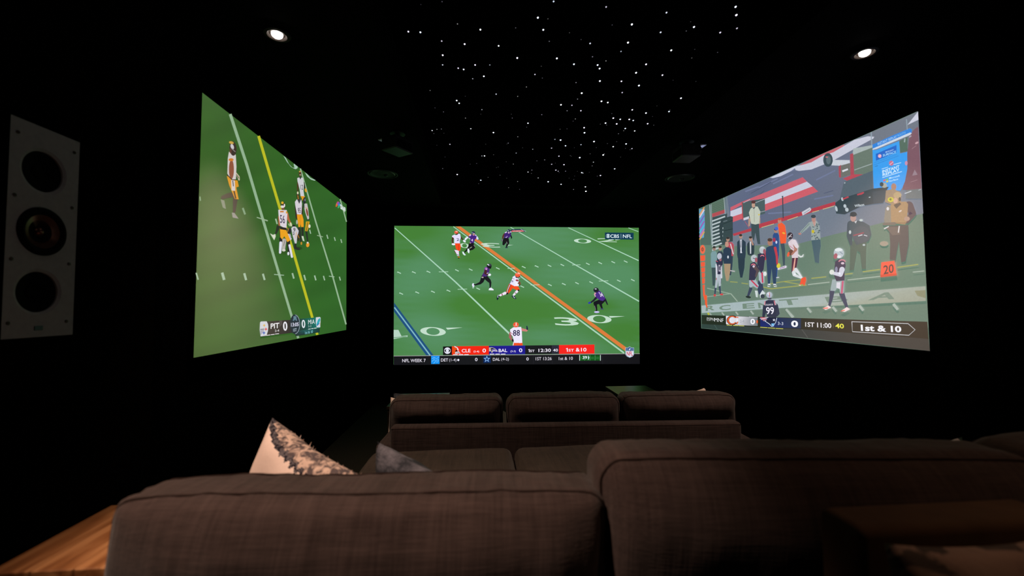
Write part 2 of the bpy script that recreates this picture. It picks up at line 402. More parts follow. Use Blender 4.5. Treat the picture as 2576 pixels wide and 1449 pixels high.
# ---------------------------------------------------------------- soft furnishing builders
def wobble(p, seed, f, amp):
    q = Vector((p.x * f + seed * 7.3, p.y * f - seed * 3.1, p.z * f + seed))
    return noise.noise(q) * amp
def cushion_mesh(w, d, h, rad=0.05, bulge=(0.012, 0.03, 0.02), seed=1, nx=44, ny=12, nz=20, amp=0.006, wr=0.0025, taper=0.0, roll=None):
    """box cushion centred on the origin in x,y, standing on z=0, softly inflated with wrinkles"""
    bm = bmesh.new()
    def surf(axis, sgn, na, nb):
        A, B = [(1, 2), (0, 2), (0, 1)][axis]
        g = []
        for i in range(na + 1):
            row = []
            for j in range(nb + 1):
                c = [0, 0, 0]; c[axis] = sgn
                c[A] = math.sin((2 * i / na - 1) * math.pi / 2) * 0.25 + (2 * i / na - 1) * 0.75
                c[B] = math.sin((2 * j / nb - 1) * math.pi / 2) * 0.25 + (2 * j / nb - 1) * 0.75
                row.append(bm.verts.new(c))
            g.append(row)
        for i in range(na):
            for j in range(nb):
                bm.faces.new((g[i][j], g[i + 1][j], g[i + 1][j + 1], g[i][j + 1]))
    for s in (-1, 1):
        surf(0, s, ny, nz); surf(1, s, nx, nz); surf(2, s, nx, ny)
    bmesh.ops.remove_doubles(bm, verts=bm.verts, dist=1e-5)
    hw, hd, hh = w / 2, d / 2, h / 2
    for v in bm.verts:
        u = v.co.copy()
        p = Vector((u.x * hw, u.y * hd, u.z * hh))
        q = Vector((max(-hw + rad, min(hw - rad, p.x)), max(-hd + rad, min(hd - rad, p.y)), max(-hh + rad, min(hh - rad, p.z))))
        dd = p - q
        if dd.length > 1e-9: p = q + dd.normalized() * rad * min(1.0, dd.length / rad) if dd.length > rad else p
        ex, ey, ez = (1 - abs(u.x) ** 3), (1 - abs(u.y) ** 3), (1 - abs(u.z) ** 3)
        p.x += bulge[0] * u.x * ey * ez; p.y += bulge[1] * u.y * ex * ez; p.z += bulge[2] * u.z * ex * ey
        nrm = Vector((u.x * ey * ez + 0.001, u.y * ex * ez, u.z * ex * ey + 0.001)); nrm = nrm.normalized() if nrm.length > 0.01 else u.normalized()
        p += nrm * (wobble(p, seed, 3.5, amp) + wobble(Vector((p.x * 1.0, p.y * 3, p.z * 0.5)), seed + 3, 22, wr))
        if roll: p.y += roll[0] * u.y * math.exp(-((p.z + hh - roll[1]) / roll[2]) ** 2) * (1 - abs(u.x) ** 6)
        if taper: p.x *= 1 - taper * (hh - p.z) / h
        p.z += hh
        v.co = p
    bmesh.ops.recalc_face_normals(bm, faces=bm.faces)
    return bm
def piping_loop(w, d, h, rad, y, inset=0.0, n=10):
    """rounded rectangle in the x,z plane at depth y"""
    hw, pts = w / 2 - inset, []
    r = rad
    for cx_, cz_, a0 in ((hw - r, h - inset - r, 0), (-hw + r, h - inset - r, 90), (-hw + r, inset + r, 180), (hw - r, inset + r, 270)):
        for k in range(n + 1):
            a = math.radians(a0 + 90 * k / n); pts.append((cx_ + r * math.cos(a), y, cz_ + r * math.sin(a)))
    out = []
    for i in range(len(pts)):
        a, b2 = Vector(pts[i]), Vector(pts[(i + 1) % len(pts)])
        m_ = max(1, int((b2 - a).length / 0.03))
        out += [a.lerp(b2, k / m_) for k in range(m_)]
    return out
def snap_loop(o, pts, off=0.002):
    """drop the seam onto the wrinkled cushion surface"""
    from mathutils.bvhtree import BVHTree
    bt = BVHTree.FromPolygons([v.co for v in o.data.vertices], [p.vertices for p in o.data.polygons])
    out = []
    for p in pts:
        loc, nn, _, _ = bt.find_nearest(Vector(p))
        out.append(loc)
    return out
def back_cushion(name, parent, loc, w, d, h, rot=(0, 0, 0), seed=1, label=None, rad=0.05, mat=None, bulge=(0.012, 0.025, 0.018), amp=0.006, wr=0.0025, taper=0.0, roll=None):
    bm = cushion_mesh(w, d, h, rad, bulge, seed, nz=34, amp=amp, wr=wr, taper=taper, roll=roll)
    o = link(name, mesh_of(bm), mat or m_sofa, parent); o.location = loc; o.rotation_euler = rot
    for s in (-1, 1):
        pts = snap_loop(o, piping_loop(w, d, h, max(rad, 0.05), s * (d / 2 - 0.012), 0.004))
        tube('piping', pts, 0.0030, m_piping, o, cyc=True)
    if label: o['label'] = label
    return o

def pillow_mesh(w, h, t, seed=1, n=26, pinch=0.08, band=0.0):
    """square scatter pillow in the x,z plane, corner at the origin, front face +y (material 0), back -y (material 1)"""
    bm = bmesh.new(); G = []
    for s in (1, -1):
        g = []
        for i in range(n + 1):
            row = []
            for j in range(n + 1):
                u, v = 2 * i / n - 1, 2 * j / n - 1
                th = t / 2 * (max(0, (1 - u ** 4)) * max(0, (1 - v ** 4))) ** 0.55
                x = u * (1 - pinch * (1 - v * v)); z = v * (1 - pinch * (1 - u * u))
                p = Vector(((x + 1) / 2 * w, s * th, (z + 1) / 2 * h))
                k = min(1, th / (t * 0.3))
                p.y += k * wobble(Vector((p.x, 0, p.z)), seed + s, 9, 0.012)
                row.append(bm.verts.new(p))
            g.append(row)
        for i in range(n):
            for j in range(n):
                f = bm.faces.new((g[i][j], g[i + 1][j], g[i + 1][j + 1], g[i][j + 1])); f.material_index = 0 if s > 0 else 1
                if band and s < 0:
                    dd = 0.013 + band * i / n * w * (1 + 0.15 * math.sin(i * 1.1)) - h * (1 - (j + .5) / n)
                    f.material_index = 1 if dd < 0 else (2 if dd < 0.014 else 0)
        G.append(g)
    bmesh.ops.remove_doubles(bm, verts=bm.verts, dist=1e-5)
    bmesh.ops.recalc_face_normals(bm, faces=bm.faces)
    return bm
m_pillow_plain = plain('cream_cotton', 'F0D8CC', 0.9, spec=0.2, var=0.03, scale=120, bump=0.1)
m_pillow_pale = plain('pale_grey_cotton', 'B8BCC4', 0.9, spec=0.2, var=0.08, scale=60)
def pattern_mat(name, light, dark, sc=14, stretch=(1, 1, 1), lo=0.47, hi=0.53):
    m, nt, b = new_mat(name)
    tc = N(nt, 'ShaderNodeTexCoord'); mp = N(nt, 'ShaderNodeMapping'); mp.inputs['Scale'].default_value = stretch
    nz = N(nt, 'ShaderNodeTexNoise'); nz.inputs['Scale'].default_value = sc; nz.inputs['Detail'].default_value = 3; nz.inputs['Distortion'].default_value = 1.2
    nt.links.new(tc.outputs['Object'], mp.inputs[0]); nt.links.new(mp.outputs[0], nz.inputs['Vector'])
    cr = N(nt, 'ShaderNodeValToRGB'); e = cr.color_ramp.elements
    e[0].position = lo; e[1].position = hi
    e[0].color = hexc(dark) + (1,); e[1].color = hexc(light) + (1,)
    nt.links.new(nz.outputs[0], cr.inputs[0]); nt.links.new(cr.outputs[0], b.inputs['Base Color'])
    bp = N(nt, 'ShaderNodeBump'); bp.inputs['Strength'].default_value = 0.8; bp.inputs['Distance'].default_value = 0.006
    nt.links.new(nz.outputs[0], bp.inputs['Height']); nt.links.new(bp.outputs[0], b.inputs['Normal'])
    b.inputs['Roughness'].default_value = 0.95; b.inputs['Specular IOR Level'].default_value = 0.1
    return m
m_pile = pattern_mat('charcoal_woven_pile', '6A6468', '24222A', 110)
m_tribal = pattern_mat('woven_tribal_pattern', 'D8BCAC', '5E5455', 46, (1, 1, 1), 0.42, 0.60)
m_tufted, nt, b = new_mat('washed_grey_weave')
tc = N(nt, 'ShaderNodeTexCoord'); mp = N(nt, 'ShaderNodeMapping'); mp.inputs['Scale'].default_value = (9, 9, 26); mp.inputs['Rotation'].default_value = (0, 0.5, 0)
nz = N(nt, 'ShaderNodeTexNoise'); nz.inputs['Scale'].default_value = 1.0; nz.inputs['Detail'].default_value = 7; nz.inputs['Roughness'].default_value = 0.65
nt.links.new(tc.outputs['Object'], mp.inputs[0]); nt.links.new(mp.outputs[0], nz.inputs['Vector'])
cr = N(nt, 'ShaderNodeValToRGB'); cr.color_ramp.elements[0].position = 0.42; cr.color_ramp.elements[1].position = 0.66
cr.color_ramp.elements[0].color = hexc('20242C') + (1,); cr.color_ramp.elements[1].color = hexc('6E6C76') + (1,)
nt.links.new(nz.outputs[0], cr.inputs[0]); nt.links.new(cr.outputs[0], b.inputs['Base Color']); b.inputs['Roughness'].default_value = 0.95
bp = N(nt, 'ShaderNodeBump'); bp.inputs['Strength'].default_value = 0.6; bp.inputs['Distance'].default_value = 0.004
nt.links.new(nz.outputs[0], bp.inputs['Height']); nt.links.new(bp.outputs[0], b.inputs['Normal'])
m_patterned_beige = pattern_mat('beige_motif_print', 'A88C80', '5E5450', 13)

def corner_pillow(A, B, Dn, t, m_front, m_back, label, seed, group=None, fringe=None, name='throw_pillow', band=0.0):
    """A = top corner, B = other top corner, Dn = corner below A (world points)"""
    A, B, Dn = Vector(A), Vector(B), Vector(Dn)
    ex = (B - A); w = ex.length; ex.normalize()
    ez = (A - Dn); ez -= ex * ez.dot(ex); h = ez.length; ez.normalize()
    ey = ez.cross(ex)
    org = A - ez * h
    o = link(name, mesh_of(pillow_mesh(w, h, t, seed, n=96 if band else 26, band=band)), [m_front, m_back, m_pile])
    o.matrix_world = Matrix.Translation(org) @ Matrix((ex, ey, ez)).transposed().to_4x4()
    tag(o, label, 'pillow', group)
    if fringe:
        r = random.Random(seed); bm = bmesh.new()
        for k in range(fringe):
            u = 0.18 + 0.82 * (k + r.random()) / fringe; x = u * w; zz = h * (1 - 0.04 * (1 - (2 * u - 1) ** 2)) - 0.003 - 0.03 * r.random() * (1 - abs(2 * u - 1))
            c0 = Vector((x, 0.004 + r.random() * 0.012, zz)); L_ = 0.005 + 0.009 * r.random()
            tip = c0 + Vector((r.uniform(-.008, .008), r.uniform(-.002, .008), L_))
            for q in range(2):
                e = Vector((0.0015, 0.0, 0)) if q == 0 else Vector((0, 0.0015, 0))
                vs = [bm.verts.new(c0 - e), bm.verts.new(c0 + e), bm.verts.new(tip)]
                bm.faces.new(vs)
        link('fringe', mesh_of(bm), m_back, o, smooth=False)
    return o

# ---------------------------------------------------------------- second row sofa (nearest to the viewer)
SX0, SX1 = -0.64, 1.89
s2 = empty('sofa', (0.62, 1.3, 0)); tag(s2, 'deep brown linen sofa nearest the viewer with tall back cushions', 'sofa', None)
def loc2(x, y, z): return (x - 0.62, y - 1.3, z)
def pbox(name, lo, hi, m, parent, org, bev=0.02, seg=3):
    o = box(name, tuple(a - b for a, b in zip(lo, org)), tuple(a - b for a, b in zip(hi, org)), m, parent, bev, seg, smooth=True)
    return o
org2 = (0.62, 1.3, 0)
pbox('base', (SX0 + 0.02, 0.80, 0.06), (SX1 - 0.02, 2.48, 0.29), m_sofa, s2, org2)
pbox('back_frame', (SX0 + 0.01, 0.73, 0.06), (SX1 - 0.01, 0.83, 0.60), m_sofa, s2, org2, 0.03)
cw = (SX1 - SX0) / 3
for k in range(3):
    o = link('seat_cushion', mesh_of(cushion_mesh(cw - 0.012, 1.76, 0.185, 0.055, (0.006, 0.03, 0.022), 11 + k, nx=26, ny=40, nz=8, amp=0.004, wr=0.0018)), m_sofa_seat, s2)
    o.location = loc2(SX0 + cw * (k + 0.5), 1.705, 0.290)
for x in (SX0 + 0.12, SX1 - 0.12):
    for y in (0.85, 2.4):
        o = lathe('leg', [(0, 0), (0.02, 0), (0.028, 0.07), (0, 0.07)], m_dark, s2, n=20); o.location = loc2(x, y, 0)
back_cushion('back_cushion', s2, loc2(-0.222, 0.862, 0.432), 0.93, 0.14, 0.526, (math.radians(-4), math.radians(0.6), math.radians(-2)), 3, 'back cushion lit brightest on its top', rad=0.028, bulge=(0.004, 0.012, 0.006), amp=0.007, wr=0.005, roll=(0.052, 0.425, 0.115))
back_cushion('back_cushion', s2, loc2(0.676, 0.835, 0.44), 0.90, 0.16, 0.575, (math.radians(-3), math.radians(0.6), math.radians(-4)), 6, 'middle back cushion with curved piping', rad=0.05, bulge=(0.006, 0.015, 0.008), taper=0.05, wr=0.005, roll=(0.045, 0.46, 0.10))
back_cushion('back_cushion', s2, loc2(1.54, 0.870, 0.44), 0.78, 0.16, 0.570, (math.radians(-1), math.radians(-1), math.radians(2)), 8, None, rad=0.055)

def along(px, py, px2, py2, y, y2, k):
    a = hit(px, py, 1, y); return a + (hit(px2, py2, 1, y2) - a) * k
corner_pillow(hit(685, 1050, 1, 1.32), along(685, 1050, 905, 1190, 1.32, 1.10, 1.15), along(685, 1050, 640, 1190, 1.32, 1.32, 2.5), 0.13, m_tribal, m_pillow_plain,
              'cream pillow with fringed black pattern behind the nearest back cushion', 21, 'scatter pillows', fringe=40, band=0.15)
corner_pillow(hit(949, 1109, 1, 1.46), along(949, 1109, 1140, 1203, 1.46, 1.15, 1.18), along(949, 1109, 958, 1195, 1.46, 1.47, 3.4), 0.12, m_tufted, m_tufted,
              'blue-grey mottled pillow right of the brightly lit cream pillow', 22, 'scatter pillows')
corner_pillow(hit(2420, 1099, 1, 1.25), hit(2120, 1140, 1, 1.32), along(2418, 1106, 2440, 1200, 1.25, 1.25, 3.5), 0.09, m_pillow_pale, m_pillow_pale,
              'pale grey pillow peeking over the rightmost near back cushion', 23, 'scatter pillows')

# ---------------------------------------------------------------- front row sofa
A3 = math.radians(-2.9)
fs = empty('sofa', (0.572, 2.725, 0), (0, 0, A3)); tag(fs, 'brown linen three seat sofa in front, facing the centre screen', 'sofa', None)
HW = 1.137
box('back_frame', (-HW, -0.02, 0.08), (HW, 0.075, 0.554), m_sofa, fs, 0.022, 4, smooth=True)
pp = [(-HW + 0.02, -0.012, 0.554), (HW - 0.02, -0.012, 0.554)]
tube('seam', [Vector((-HW + 0.01 + (2 * HW - 0.02) * k / 30, -0.0165, 0.540 + 0.001 * math.sin(k * 1.7))) for k in range(31)], 0.003, m_piping, fs)
box('base', (-HW - 0.02, 0.085, 0.08), (HW + 0.02, 0.95, 0.27), m_sofa, fs, 0.02, 3, smooth=True)
box('arm', (-HW - 0.10, 0.01, 0.06), (-HW + 0.03, 0.97, 0.435), m_sofa, fs, 0.025, 4, smooth=True)
box('arm', (HW - 0.01, 0.01, 0.06), (HW + 0.14, 0.97, 0.415), m_sofa, fs, 0.025, 4, smooth=True)
fw = (2 * HW - 0.06) / 3
for k in range(3):
    o = link('seat_cushion', mesh_of(cushion_mesh(fw - 0.01, 0.80, 0.16, 0.05, (0.005, 0.01, 0.015), 31 + k, nx=22, ny=20, nz=8)), m_sofa_seat, fs)
    o.location = (-HW + 0.03 + fw * (k + 0.5), 0.55, 0.262)
CU = [(984, 1265, 0.700, 3.00), (1275, 1553, 0.700, 2.96), (1559, 1838, 0.702, 2.91)]
for k, (a, b2, row, yy) in enumerate(CU):
    pa = hit(a, 1030, 1, yy); pb = hit(b2, 1030, 1, yy); ztop = row
    mid = (pa + pb) / 2; wd = (pb - pa).length
    inv = fs.matrix_basis.inverted() if False else (Matrix.Translation((0.572, 2.725, 0)) @ Matrix.Rotation(A3, 4, 'Z')).inverted()
    lp = inv @ Vector((mid.x, yy + 0.01, 0))
    hgt = ztop - 0.425
    back_cushion('back_cushion', fs, (lp.x, lp.y, 0.42), wd - 0.004, 0.19, hgt, (math.radians([3, 0, -3][k]), 0, math.radians([1.0, -0.5, -1.5][k])), 41 + k, None, rad=0.06, bulge=(0.004, 0.012, 0.008), amp=0.010, wr=0.005, roll=(0.046, 0.20, 0.066))
for x in (-HW, HW):
    for y in (0.03, 0.88):
        o = lathe('leg', [(0, 0), (0.02, 0), (0.028, 0.09), (0, 0.09)], m_dark, fs, n=20); o.location = (x, y, 0)
def at(px, py, y): return hit(px, py, 1, y)
corner_pillow(at(983, 999, 3.23), at(1040, 999, 3.32), at(992, 1120, 3.20), 0.10, m_tribal, m_pillow_plain,
              'small cream pillow corner at the left end of the front sofa', 51, 'front sofa pillows')
corner_pillow(at(990, 988, 3.42), at(1100, 990, 3.52), at(992, 1100, 3.40), 0.10, m_tufted, m_tufted,
              'dark slate pillow behind the left cushion of the front sofa', 52, 'front sofa pillows')
corner_pillow(at(1774, 975, 3.26), at(1690, 989, 3.35), at(1782, 1105, 3.24), 0.10, m_pillow_plain, m_tribal,
              'small cream pillow with dark weave at the right end of the front sofa', 53, 'front sofa pillows')

# ---------------------------------------------------------------- tables
m_oak = wood('oiled_plank_wood', [(0.30, '5A3218'), (0.48, '8C5A34'), (0.62, 'B07C50'), (0.78, '8A5832')], (9, 0.9, 9), 0.4)
m_gloss = wood('lacquered_dark_wood', [(0.3, '141009'), (0.55, '2C2214'), (0.75, '4A3A20')], (14, 1.2, 10), 0.34)
def table(name, x0, x1, y0, y1, z, th, m, label, leg=0.04, planks=1, cat='table', group=None):
    cx_, cy_ = (x0 + x1) / 2, (y0 + y1) / 2
    r = empty(name, (cx_, cy_, 0)); tag(r, label, cat, group)
    bm = bmesh.new(); W_ = (x1 - x0) / planks
    for k in range(planks):
        bm_box(bm, (x0 - cx_ + W_ * k + 0.0006, y0 - cy_, z - th), (x0 - cx_ + W_ * (k + 1) - 0.0006, y1 - cy_, z), 0.0025, 1)
    link('tabletop', mesh_of(bm), m, r, smooth=False)
    for sx in (-1, 1):
        for sy in (-1, 1):
            ax = sx * ((x1 - x0) / 2 - leg / 2 - 0.01); ay = sy * ((y1 - y0) / 2 - leg / 2 - 0.01)
            box('leg', (ax - leg / 2, ay - leg / 2, 0), (ax + leg / 2, ay + leg / 2, z - th + 0.001), m, r, 0.003)
    return r
table('side_table', -0.932, -0.700, 0.895, 1.17, 0.82, 0.035, m_oak, 'warm plank wood side table left of the nearest sofa', planks=3)
table('coffee_table', -0.85, -0.306, 4.0, 4.567, 0.40, 0.03, m_gloss, 'dark lacquered low table below the left of the centre screen')
table('coffee_table', 1.435, 1.905, 4.05, 4.74, 0.40, 0.03, m_gloss, 'wood grained low table reflecting green below the centre screen right side')

# ---------------------------------------------------------------- armchair at the lower right, back to the sofa
m_leather = plain('brown_leather', '54402F', 0.8, spec=0.08, var=0.1, scale=18)
ac = empty('armchair', (0.86, 0.45, 0)); tag(ac, 'dark brown padded chair in the lower right foreground', 'chair')
orgc = (0.86, 0.45, 0)
pbox('backrest', (0.585, 0.622, 0.30), (0.96, 0.704, 0.972), m_leather, ac, orgc, 0.016, 4)
pbox('seat', (0.55, 0.12, 0.34), (1.0, 0.61, 0.50), m_leather, ac, orgc, 0.04, 4)
for x in (0.60, 0.95):
    for y in (0.17, 0.62):
        o = lathe('leg', [(0, 0), (0.014, 0), (0.022, 0.35), (0, 0.35)], m_dark, ac, n=20); o.location = (x - 0.86, y - 0.45, 0)
corner_pillow((0.568, 0.565, 0.983), (0.96, 0.575, 0.995), (0.58, 0.52, 0.53), 0.08, m_patterned_beige, m_patterned_beige,
              'beige patterned pillow in the bottom right corner on the dark chair', 61, 'scatter pillows')

# ---------------------------------------------------------------- the three projected pictures
m_pic, nt, b = new_mat('projected_picture')
at = N(nt, 'ShaderNodeAttribute'); at.attribute_name = 'pic'
tcp = N(nt, 'ShaderNodeTexCoord'); nzp = N(nt, 'ShaderNodeTexNoise'); nzp.inputs['Scale'].default_value = 90; nzp.inputs['Detail'].default_value = 2
nt.links.new(tcp.outputs['Object'], nzp.inputs['Vector'])
mrp = N(nt, 'ShaderNodeMapRange'); mrp.inputs['To Min'].default_value = 0.88; mrp.inputs['To Max'].default_value = 1.12
nt.links.new(nzp.outputs[0], mrp.inputs['Value'])
vm = N(nt, 'ShaderNodeVectorMath', operation='SCALE'); nt.links.new(at.outputs['Color'], vm.inputs[0]); nt.links.new(mrp.outputs[0], vm.inputs['Scale'])
nt.links.new(vm.outputs[0], b.inputs['Emission Color']); b.inputs['Emission Strength'].default_value = 1.0
b.inputs['Base Color'].default_value = (0.30, 0.30, 0.30, 1)     # matte white-grey screen cloth under the light
b.inputs['Roughness'].default_value = 1.0; b.inputs['Specular IOR Level'].default_value = 0.0

_tc = {}
def glyphs(txt, bold=0.0):
    k = (txt, bold)
    if k not in _tc:
        cu = bpy.data.curves.new('t', 'FONT'); cu.body = txt; cu.size = 1.0; cu.offset = bold * 0.45; cu.resolution_u = 3
        o = bpy.data.objects.new('t', cu); C.objects.link(o)
        bpy.context.view_layer.update()
        me = o.evaluated_get(bpy.context.evaluated_depsgraph_get()).to_mesh()
        vs = [(v.co.x, v.co.y) for v in me.vertices]; fs = [tuple(p.vertices) for p in me.polygons]
        bpy.data.objects.remove(o); bpy.data.curves.remove(cu)
        _tc[k] = (vs, fs)
    return _tc[k]

class Pic:
    def __init__(self, axis, val, sgn):
        self.axis, self.val, self.sgn = axis, val, sgn
        self.v, self.f, self.c = [], [], []; self.layer = 0; self.fr = (0, 0, 1.0)
    def frame(self, x0, y0, sc): self.fr = (x0, y0, sc)
    def P(self, u, v):
        x0, y0, sc = self.fr
        return hit(x0 + u / sc, y0 + v / sc, self.axis, self.val + self.sgn * 1.6e-5 * self.layer)
    def add(self, pts, faces, cols):
        n = len(self.v); self.v += [self.P(*p) for p in pts]
        self.f += [tuple(n + i for i in f) for f in faces]
        self.c += cols
        return self
    def col(self, h): return hexc(h) if isinstance(h, str) else h
    def poly(self, h, pts):
        self.layer += 1
        if isinstance(h, list): cc = [self.col(x) for x in h]
        else: cc = [self.col(h)] * len(pts)
        self.add(pts, [tuple(range(len(pts)))], cc)
    def ell(self, h, cx, cy, rx, ry, rot=0, n=20):
        a = math.radians(rot)
        self.poly(h, [(cx + rx * math.cos(t) * math.cos(a) - ry * math.sin(t) * math.sin(a), cy + rx * math.cos(t) * math.sin(a) + ry * math.sin(t) * math.cos(a)) for t in (2 * math.pi * i / n for i in range(n))])
    def limb(self, h, *pr):
        """tapering limb through (x, y, radius) joints"""
        self.layer += 1; c = self.col(h)
        for (x, y, r) in pr:
            self.add([(x + r * math.cos(math.pi * i / 7), y + r * math.sin(math.pi * i / 7)) for i in range(14)], [tuple(range(14))], [c] * 14)
        self.layer += 1
        for (x, y, r), (X, Y, R_) in zip(pr, pr[1:]):
            d = math.hypot(X - x, Y - y) or 1; nx, ny = -(Y - y) / d, (X - x) / d
            self.add([(x + nx * r, y + ny * r), (X + nx * R_, Y + ny * R_), (X - nx * R_, Y - ny * R_), (x - nx * r, y - ny * r)], [(0, 1, 2, 3)], [c] * 4)
    def line(self, h, w, *pts):
        self.layer += 1; c = self.col(h); n = len(pts); L_, R_ = [], []
        for i, (x, y) in enumerate(pts):
            a, b2 = pts[max(0, i - 1)], pts[min(n - 1, i + 1)]
            d = math.hypot(b2[0] - a[0], b2[1] - a[1]) or 1; nx, ny = -(b2[1] - a[1]) / d, (b2[0] - a[0]) / d
            ww = (w[0] + (w[1] - w[0]) * i / (n - 1) if isinstance(w, tuple) else w) / 2
            L_.append((x + nx * ww, y + ny * ww)); R_.append((x - nx * ww, y - ny * ww))
        for i in range(n - 1):
            self.add([L_[i], L_[i + 1], R_[i + 1], R_[i]], [(0, 1, 2, 3)], [c] * 4)
    def ring(self, h, cx, cy, rx, ry, ix, iy, rot=0, n=28, a0=0, a1=360, dx=0, dy=0):
        self.layer += 1; c = self.col(h); pts = []; a = math.radians(rot)
        for i in range(n + 1):
            t = math.radians(a0 + (a1 - a0) * i / n)
            for (X, Y, ox, oy) in ((rx, ry, 0, 0), (ix, iy, dx, dy)):
                pts.append((cx + ox + X * math.cos(t) * math.cos(a) - Y * math.sin(t) * math.sin(a), cy + oy + X * math.cos(t) * math.sin(a) + Y * math.sin(t) * math.cos(a)))
        self.add(pts, [(2 * i, 2 * i + 2, 2 * i + 3, 2 * i + 1) for i in range(n)], [c] * len(pts))
    def text(self, h, s, TL, TR, BL, bold=0.02):
        if s == '1':
            q = lambda u, t: (TL[0] + (TR[0] - TL[0]) * u + (BL[0] - TL[0]) * t, TL[1] + (TR[1] - TL[1]) * u + (BL[1] - TL[1]) * t)
            return self.poly(h, [q(0.0, 0.14), q(0.6, 0), q(1.0, 0), q(1.0, 1), q(0.5, 1), q(0.5, 0.22), q(0.0, 0.32)])
        self.layer += 1; vs, fs = glyphs(s, bold)
        x0 = min(v[0] for v in vs); x1 = max(v[0] for v in vs); y0 = min(v[1] for v in vs); y1 = max(v[1] for v in vs)
        pts = []
        for x, y in vs:
            u = (x - x0) / (x1 - x0); t = (y1 - y) / (y1 - y0)
            pts.append((TL[0] + (TR[0] - TL[0]) * u + (BL[0] - TL[0]) * t, TL[1] + (TR[1] - TL[1]) * u + (BL[1] - TL[1]) * t))
        self.add(pts, fs, [self.col(h)] * len(pts))
    def txt(self, h, s, x0, y0, x1, y1, bold=0.02, slant=0.0):
        self.text(h, s, (x0, y0), (x1, y0 + slant), (x0, y1), bold)
    def grid(self, quad, fn, nx=72, ny=44):
        """base field of the picture; fn(u, v) gives the linear colour in frame coordinates"""
        self.layer += 1; (TL, TR, BR, BL) = quad; pts, cols = [], []
        for j in range(ny + 1):
            for i in range(nx + 1):
                a, t = i / nx, j / ny
                x = (TL[0] * (1 - a) + TR[0] * a) * (1 - t) + (BL[0] * (1 - a) + BR[0] * a) * t
                y = (TL[1] * (1 - a) + TR[1] * a) * (1 - t) + (BL[1] * (1 - a) + BR[1] * a) * t
                pts.append((x, y)); cols.append(fn(x, y))
        self.add(pts, [(j * (nx + 1) + i, j * (nx + 1) + i + 1, (j + 1) * (nx + 1) + i + 1, (j + 1) * (nx + 1) + i) for j in range(ny) for i in range(nx)], cols)
    def build(self, name, parent, org):
        me = bpy.data.meshes.new(name)
        me.from_pydata([tuple(p - org) for p in self.v], [], self.f)
        ca = me.color_attributes.new('pic', 'FLOAT_COLOR', 'POINT')
        flat = []
        for c in self.c: flat += [c[0], c[1], c[2], 1.0]
        ca.data.foreach_set('color', flat)
        return link(name, me, m_pic, parent, smooth=False)
def mixc(a, b2, t): t = max(0, min(1, t)); return tuple(x * (1 - t) + y * t for x, y in zip(a, b2))

def make_screen(axis, val, sgn, corners, label):
    """corners TL TR BR BL in frame pixels; a shallow black framed panel that carries the picture"""
    P = [hit(x, y, axis, val) for x, y in corners]
    org = Vector(P[3]); r = empty('projection_screen', org); tag(r, label, 'projection screen')
    nv = [0, 0, 0]; nv[axis] = sgn; nv = Vector(nv)
    bm = bmesh.new()
    F_ = [bm.verts.new(p - org - nv * 0.002) for p in P]; B_ = [bm.verts.new(p - org - nv * 0.02) for p in P]
    bm.faces.new(F_); bm.faces.new(B_[::-1])
    for i in range(4): bm.faces.new((F_[i], B_[i], B_[(i + 1) % 4], F_[(i + 1) % 4]))
    bmesh.ops.recalc_face_normals(bm, faces=bm.faces)
    link('screen_panel', mesh_of(bm), m_soft_black, r, smooth=False)
    return r, org

# ============ centre picture ============
cc = [(992, 568), (1607, 573), (1609, 910), (990, 917)]
r_c, o_c = make_screen(1, YF - 0.03, -1, cc, 'large centre projection screen on the front wall showing football with an orange yard line')
p = Pic(1, YF - 0.03, -1); p.frame(960, 550, 3.788)
gd, gl2, gb = hexc('447F36'), hexc('568E62'), hexc('5A9468')
LI = [(1600, 150, 420, 170), (430, 420, 300, 150), (1750, 520, 420, 170), (560, 1150, 330, 160), (2280, 520, 200, 130), (960, 600, 260, 90), (300, 650, 330, 160), (1900, 1230, 260, 80), (1560, 1120, 300, 70), (2200, 640, 240, 150), (1200, 250, 250, 120), (400, 1000, 300, 120)]
DK = [(300, 120, 240, 90), (2200, 160, 260, 90), (850, 340, 240, 90), (1350, 870, 420, 120), (900, 820, 300, 120), (2300, 1080, 220, 100), (250, 330, 160, 60), (1250, 450, 200, 60), (2100, 820, 150, 60)]
def fc(x, y):
    t = 0.36
    for a, b2, sx, sy in LI: t += 0.55 * math.exp(-((x - a) / sx) ** 2 - ((y - b2) / sy) ** 2)
    for a, b2, sx, sy in DK: t -= 0.6 * math.exp(-((x - a) / sx) ** 2 - ((y - b2) / sy) ** 2)
    t += 0.10 * math.sin(y * 0.11 + x * 0.01) * math.sin(x * 0.004 + 1)
    return mixc(gd, gl2, t)
q = [((x - 960) * 3.788, (y - 550) * 3.788) for x, y in cc]
p.grid(q, fc)
Wt = 'A9D3BA'
p.line(Wt, (8, 17), (124, 88), (700, 600), (1222, 1100))
p.line(Wt, (8, 15), (684, 76), (1450, 643), (2310, 1280))
p.poly('DC7C3C', [(703, 75), (752, 75), (1500, 623), (2330, 1226), (2330, 1268), (1450, 622)])
p.line(Wt, (7, 12), (1228, 82), (1845, 440), (2453, 788))
p.line(Wt, (6, 10), (1778, 86), (2449, 400)); p.line(Wt, 6, (2352, 88), (2447, 124))
p.poly('1E507E', [(119, 800), (125, 808), (495, 1303), (425, 1303), (118, 885)])
p.line('7FB6C4', 13, (122, 846), (462, 1303))
